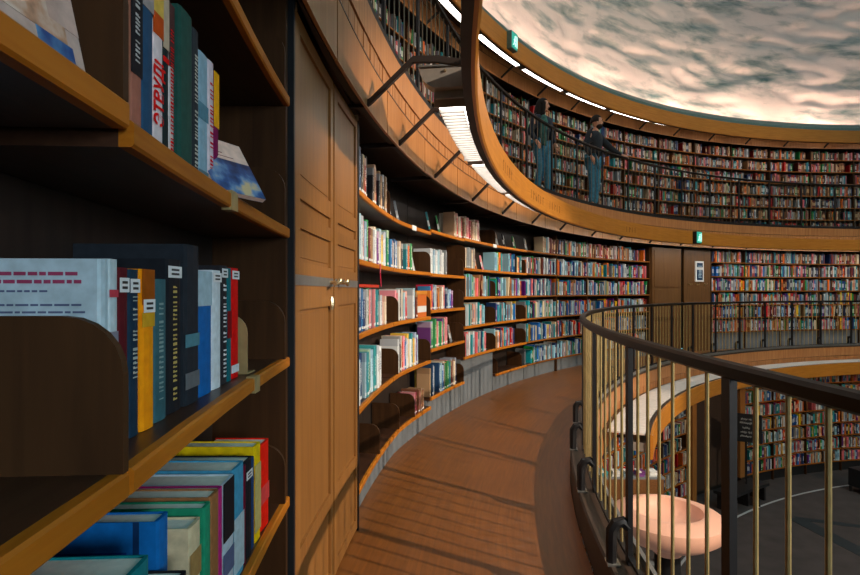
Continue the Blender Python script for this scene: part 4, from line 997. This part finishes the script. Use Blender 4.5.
def hand(mb, wr, d, up, s=1, curl=.5):
    """palm and five fingers; d pointing direction, up = back of the hand"""
    wr, d, up = Vector(wr), Vector(d).normalized(), Vector(up).normalized(); sd = d.cross(up).normalized(); up = sd.cross(d)
    c = wr+d*.045*s
    mb.tube([wr-d*.01*s, wr+d*.03*s, wr+d*.085*s], [.026*s, .036*s, .034*s], 8)
    for i, (o_, L) in enumerate(((-.030, .062), (-.010, .072), (.010, .068), (.029, .052))):
        b_ = wr+d*.085*s+sd*o_*s; q1 = b_+(d*(1-curl*.3)-up*curl*.5).normalized()*L*.5*s; q2 = q1+(d*(1-curl)-up*curl).normalized()*L*.5*s
        mb.tube([b_-d*.01*s, q1, q2], [.010*s, .0095*s, .007*s], 6)
    b_ = wr+d*.03*s-sd*.03*s; q1 = b_+(d-sd).normalized()*.035*s; mb.tube([b_, q1, q1+(d*1.2-sd*.3).normalized()*.03*s], [.013*s, .011*s, .008*s], 6)
def person(th, r, lab, face, J, tall, top_mat, hairmat, beard, pants='jeans', shoes='shoe', shirt=None, longhair=False):
    """local frame: +x = where the chest faces, +z up, feet at 0"""
    t = ob('person', None, None, None, label=lab, category='person', group='people at the upper balustrade')
    x, y, _ = P(r, th, 0); t.location = (x, y, FL2); t.rotation_euler = (0, 0, R_(face)); t.scale = (tall,)*3
    g = J
    # body: one continuous skin surface from pelvis to head, arms and legs
    E = [('pel', 'wa'), ('wa', 'ch'), ('ch', 'nk'), ('nk', 'hd0'), ('ch', 'sl'), ('sl', 'el'), ('el', 'wl'), ('ch', 'sr'), ('sr', 'er'), ('er', 'wr'),
         ('pel', 'hl'), ('hl', 'kl'), ('kl', 'al'), ('al', 'tl'), ('pel', 'hr'), ('hr', 'kr'), ('kr', 'ar'), ('ar', 'tr')]
    base = dict(pel=(.10, .13), wa=(.085, .12), ch=(.08, .11), nk=(.05, .05), hd0=(.05, .05), sl=(.038, .038), sr=(.038, .038), el=(.038, .038), er=(.038, .038), wl=(.026, .026), wr=(.026, .026),
                hl=(.085, .085), hr=(.085, .085), kl=(.055, .055), kr=(.055, .055), al=(.038, .038), ar=(.038, .038), tl=(.03, .03), tr=(.03, .03))
    JJ = {k: (*g[k], *base[k]) for k in base}
    body = skin_obj('body', JJ, E, 'skin', t)
    # head with face
    hd = Vector(g['hd']); yaw = R_(g['yaw'])
    cy_, sy_ = math.cos(yaw), math.sin(yaw)
    def L(p): return (hd.x+p[0]*cy_-p[1]*sy_, hd.y+p[0]*sy_+p[1]*cy_, hd.z+p[2])
    hb = MB(); fn = lambda v: Vector((v.x*(1 if v.z > -.1 else 1-.10*abs(v.z)), v.y*(1 if v.z > -.1 else 1+.32*v.z), v.z))
    tmp = MB(); ellip(tmp, (0, 0, 0), (.098, .076, .118), 18, 12, fn)
    tmp.add([(.085, -.016, -.03), (.085, .016, -.03), (.118, 0, -.03), (.094, 0, .025), (.09, 0, -.04)], [(0, 2, 3), (2, 1, 3), (0, 4, 2), (4, 1, 2)])
    for s_ in (-1, 1): ellip(tmp, (-.005, s_*.078, -.01), (.018, .008, .032), 8, 5)
    ellip(tmp, (.062, 0, -.095), (.03, .03, .022), 8, 5)
    hb.add([L(p) for p in tmp.v], tmp.f); 
    h = hb.mesh(smooth=True, name='head'); h.materials.append(M['skin']); head = ob('head', h, t)
    ey = MB()
    for s_ in (-1, 1):
        q = MB(); ellip(q, (.083, s_*.032, .008), (.012, .015, .008), 8, 5); ey.add([L(p) for p in q.v], q.f)
        q = MB().box(.088, .098, s_*.032-.02, s_*.032+.02, .026, .033); ey.add([L(p) for p in q.v], q.f)
    e = ey.mesh(name='eyes'); e.materials.append(M['hair_dark']); ob('eyes', e, head)
    mo = MB(); q = MB().box(.088, .098, -.022, .022, -.062, -.054); mo.add([L(p) for p in q.v], q.f)
    e = mo.mesh(name='mouth'); e.materials.append(M['cover_maroon']); ob('mouth', e, head)
    # hair shell
    hr = MB(); tmp = MB()
    def hf(v):
        if v.x > .45 and v.z < .45: return Vector((v.x*.72, v.y*.86, max(v.z, -.2)))
        return Vector((v.x, v.y, max(v.z, -.9 if longhair else -.25)))
    ellip(tmp, (-.014, 0, .022), (.110, .090, .118), 20, 14, hf)
    if longhair:
        tmp.tube([(-.04, 0, .02), (-.065, 0, -.09), (-.07, 0, -.20), (-.06, 0, -.26)], [.088, .10, .09, .05], 12)
        for s_ in (-1, 1): tmp.tube([(.015, s_*.075, .04), (.01, s_*.085, -.07), (.0, s_*.085, -.19)], [.034, .038, .022], 8)
    hr.add([L(p) for p in tmp.v], tmp.f); e = hr.mesh(smooth=True, name='hair'); e.materials.append(M[hairmat]); ob('hair', e, t)
    if beard:
        tmp = MB(); ellip(tmp, (.035, 0, -.08), (.068, .064, .052), 14, 8); bb = MB(); bb.add([L(p) for p in tmp.v], tmp.f); e = bb.mesh(smooth=True, name='beard'); e.materials.append(M[hairmat]); ob('beard', e, t)
    # sweater, trousers, shoes
    def pad(k, a): b_ = base[k]; return (*g[k], b_[0]+a, b_[1]+a)
    lo = Vector(g['pel'])+Vector((0, 0, -.02))
    S = {'pel': (*lo, .125, .155), 'wa': pad('wa', .05), 'ch': pad('ch', .08), 'nk': (*(Vector(g['nk'])-Vector((0, 0, .03))), .062, .062)}
    for s_ in 'lr':
        S['s'+s_] = pad('s'+s_, .05); S['e'+s_] = pad('e'+s_, .026); a_, b_ = Vector(g['e'+s_]), Vector(g['w'+s_]); S['w'+s_] = (*(a_+(b_-a_)*.92), .036, .036)
    skin_obj('sweater', S, [('pel', 'wa'), ('wa', 'ch'), ('ch', 'nk'), ('ch', 'sl'), ('sl', 'el'), ('el', 'wl'), ('ch', 'sr'), ('sr', 'er'), ('er', 'wr')], top_mat, t)
    T = {'pel': (*(Vector(g['pel'])+Vector((0, 0, -.02))), .115, .145)}
    for s_ in 'lr':
        T['h'+s_] = pad('h'+s_, .024); T['k'+s_] = pad('k'+s_, .026); T['a'+s_] = (*(Vector(g['a'+s_])+Vector((0, 0, .01))), .056, .056)
    skin_obj('jeans', T, [('pel', 'hl'), ('hl', 'kl'), ('kl', 'al'), ('pel', 'hr'), ('hr', 'kr'), ('kr', 'ar')], pants, t)
    for s_ in 'lr':
        a_, b_ = Vector(g['a'+s_]), Vector(g['t'+s_]); d = (b_-a_); d.z = 0; d.normalize(); q = MB()
        q.tube([a_-d*.06+Vector((0, 0, -.035)), a_+Vector((0, 0, -.02)), a_+d*.09+Vector((0, 0, -.04)), a_+d*.18+Vector((0, 0, -.05))], [.035, .046, .042, .026], 8)
        e = q.mesh(smooth=True, name='shoe'); e.materials.append(M[shoes]); ob('shoe', e, t)
    for s_ in 'lr':
        q = MB(); el, wr = Vector(g['e'+s_]), Vector(g['w'+s_]); hand(q, wr, g.get('hd'+s_, wr-el), g.get('up'+s_, (0, 0, 1)), 1, .55)
        e = q.mesh(smooth=True, name='hand'); e.materials.append(M['skin']); ob('hand', e, body)
    if shirt:
        tmp = MB(); c = Vector(g['ch']); w_ = Vector(g['wa'])
        tmp.tube([c+Vector((.075, -.03, .10)), c+Vector((.11, -.06, .0)), w_+Vector((.09, -.06, .02)), Vector(g['pel'])+Vector((.09, -.06, -.05))], [.05, .075, .075, .07], 10)
        e = tmp.mesh(smooth=True, name='shirt_front'); e.materials.append(M[shirt]); ob('shirt_front', e, t)
    return t
# tangential direction seen as "right" in the picture is roughly world +X
manJ = dict(pel=(0, 0, .95), wa=(.02, 0, 1.12), ch=(.03, 0, 1.34), nk=(.04, 0, 1.50), hd0=(.06, 0, 1.56), hd=(.075, 0, 1.64), yaw=25,
            sl=(.03, .19, 1.41), el=(.20, .38, 1.20), wl=(.36, .58, 1.08), sr=(.03, -.19, 1.41), er=(-.04, -.28, 1.16), wr=(.08, -.27, .93),
            hl=(0, .09, .90), kl=(.03, .10, .50), al=(-.02, .12, .09), tl=(.12, .13, .04), hr=(0, -.09, .90), kr=(.04, -.11, .50), ar=(.03, -.14, .09), tr=(.17, -.16, .04), hdl=(.5, 1, -.2))
womJ = dict(pel=(0, 0, .95), wa=(.0, 0, 1.12), ch=(.01, 0, 1.33), nk=(.02, 0, 1.50), hd0=(.035, 0, 1.56), hd=(.05, 0, 1.64), yaw=42,
            sl=(.02, .17, 1.40), el=(.02, .24, 1.14), wl=(.14, .22, .94), sr=(.02, -.17, 1.40), er=(-.03, -.25, 1.14), wr=(.10, -.22, .95),
            hl=(0, .085, .90), kl=(.03, .13, .50), al=(-.02, .18, .09), tl=(.11, .21, .04), hr=(0, -.085, .90), kr=(.10, -.10, .50), ar=(.02, -.14, .09), tr=(.16, -.16, .04))
person(133.1, 13.14, 'bearded man in a black sweater and jeans resting his hand on the upper balustrade', -38, manJ, 1.09, 'black_knit', 'hair_brown', True, shoes='shoe')
person(142.2, 13.12, 'dark-haired woman in a navy jacket over green shirt on the upper gallery', -55, womJ, .975, 'navy_coat', 'hair_dark', False, shirt='green_shirt', longhair=True)
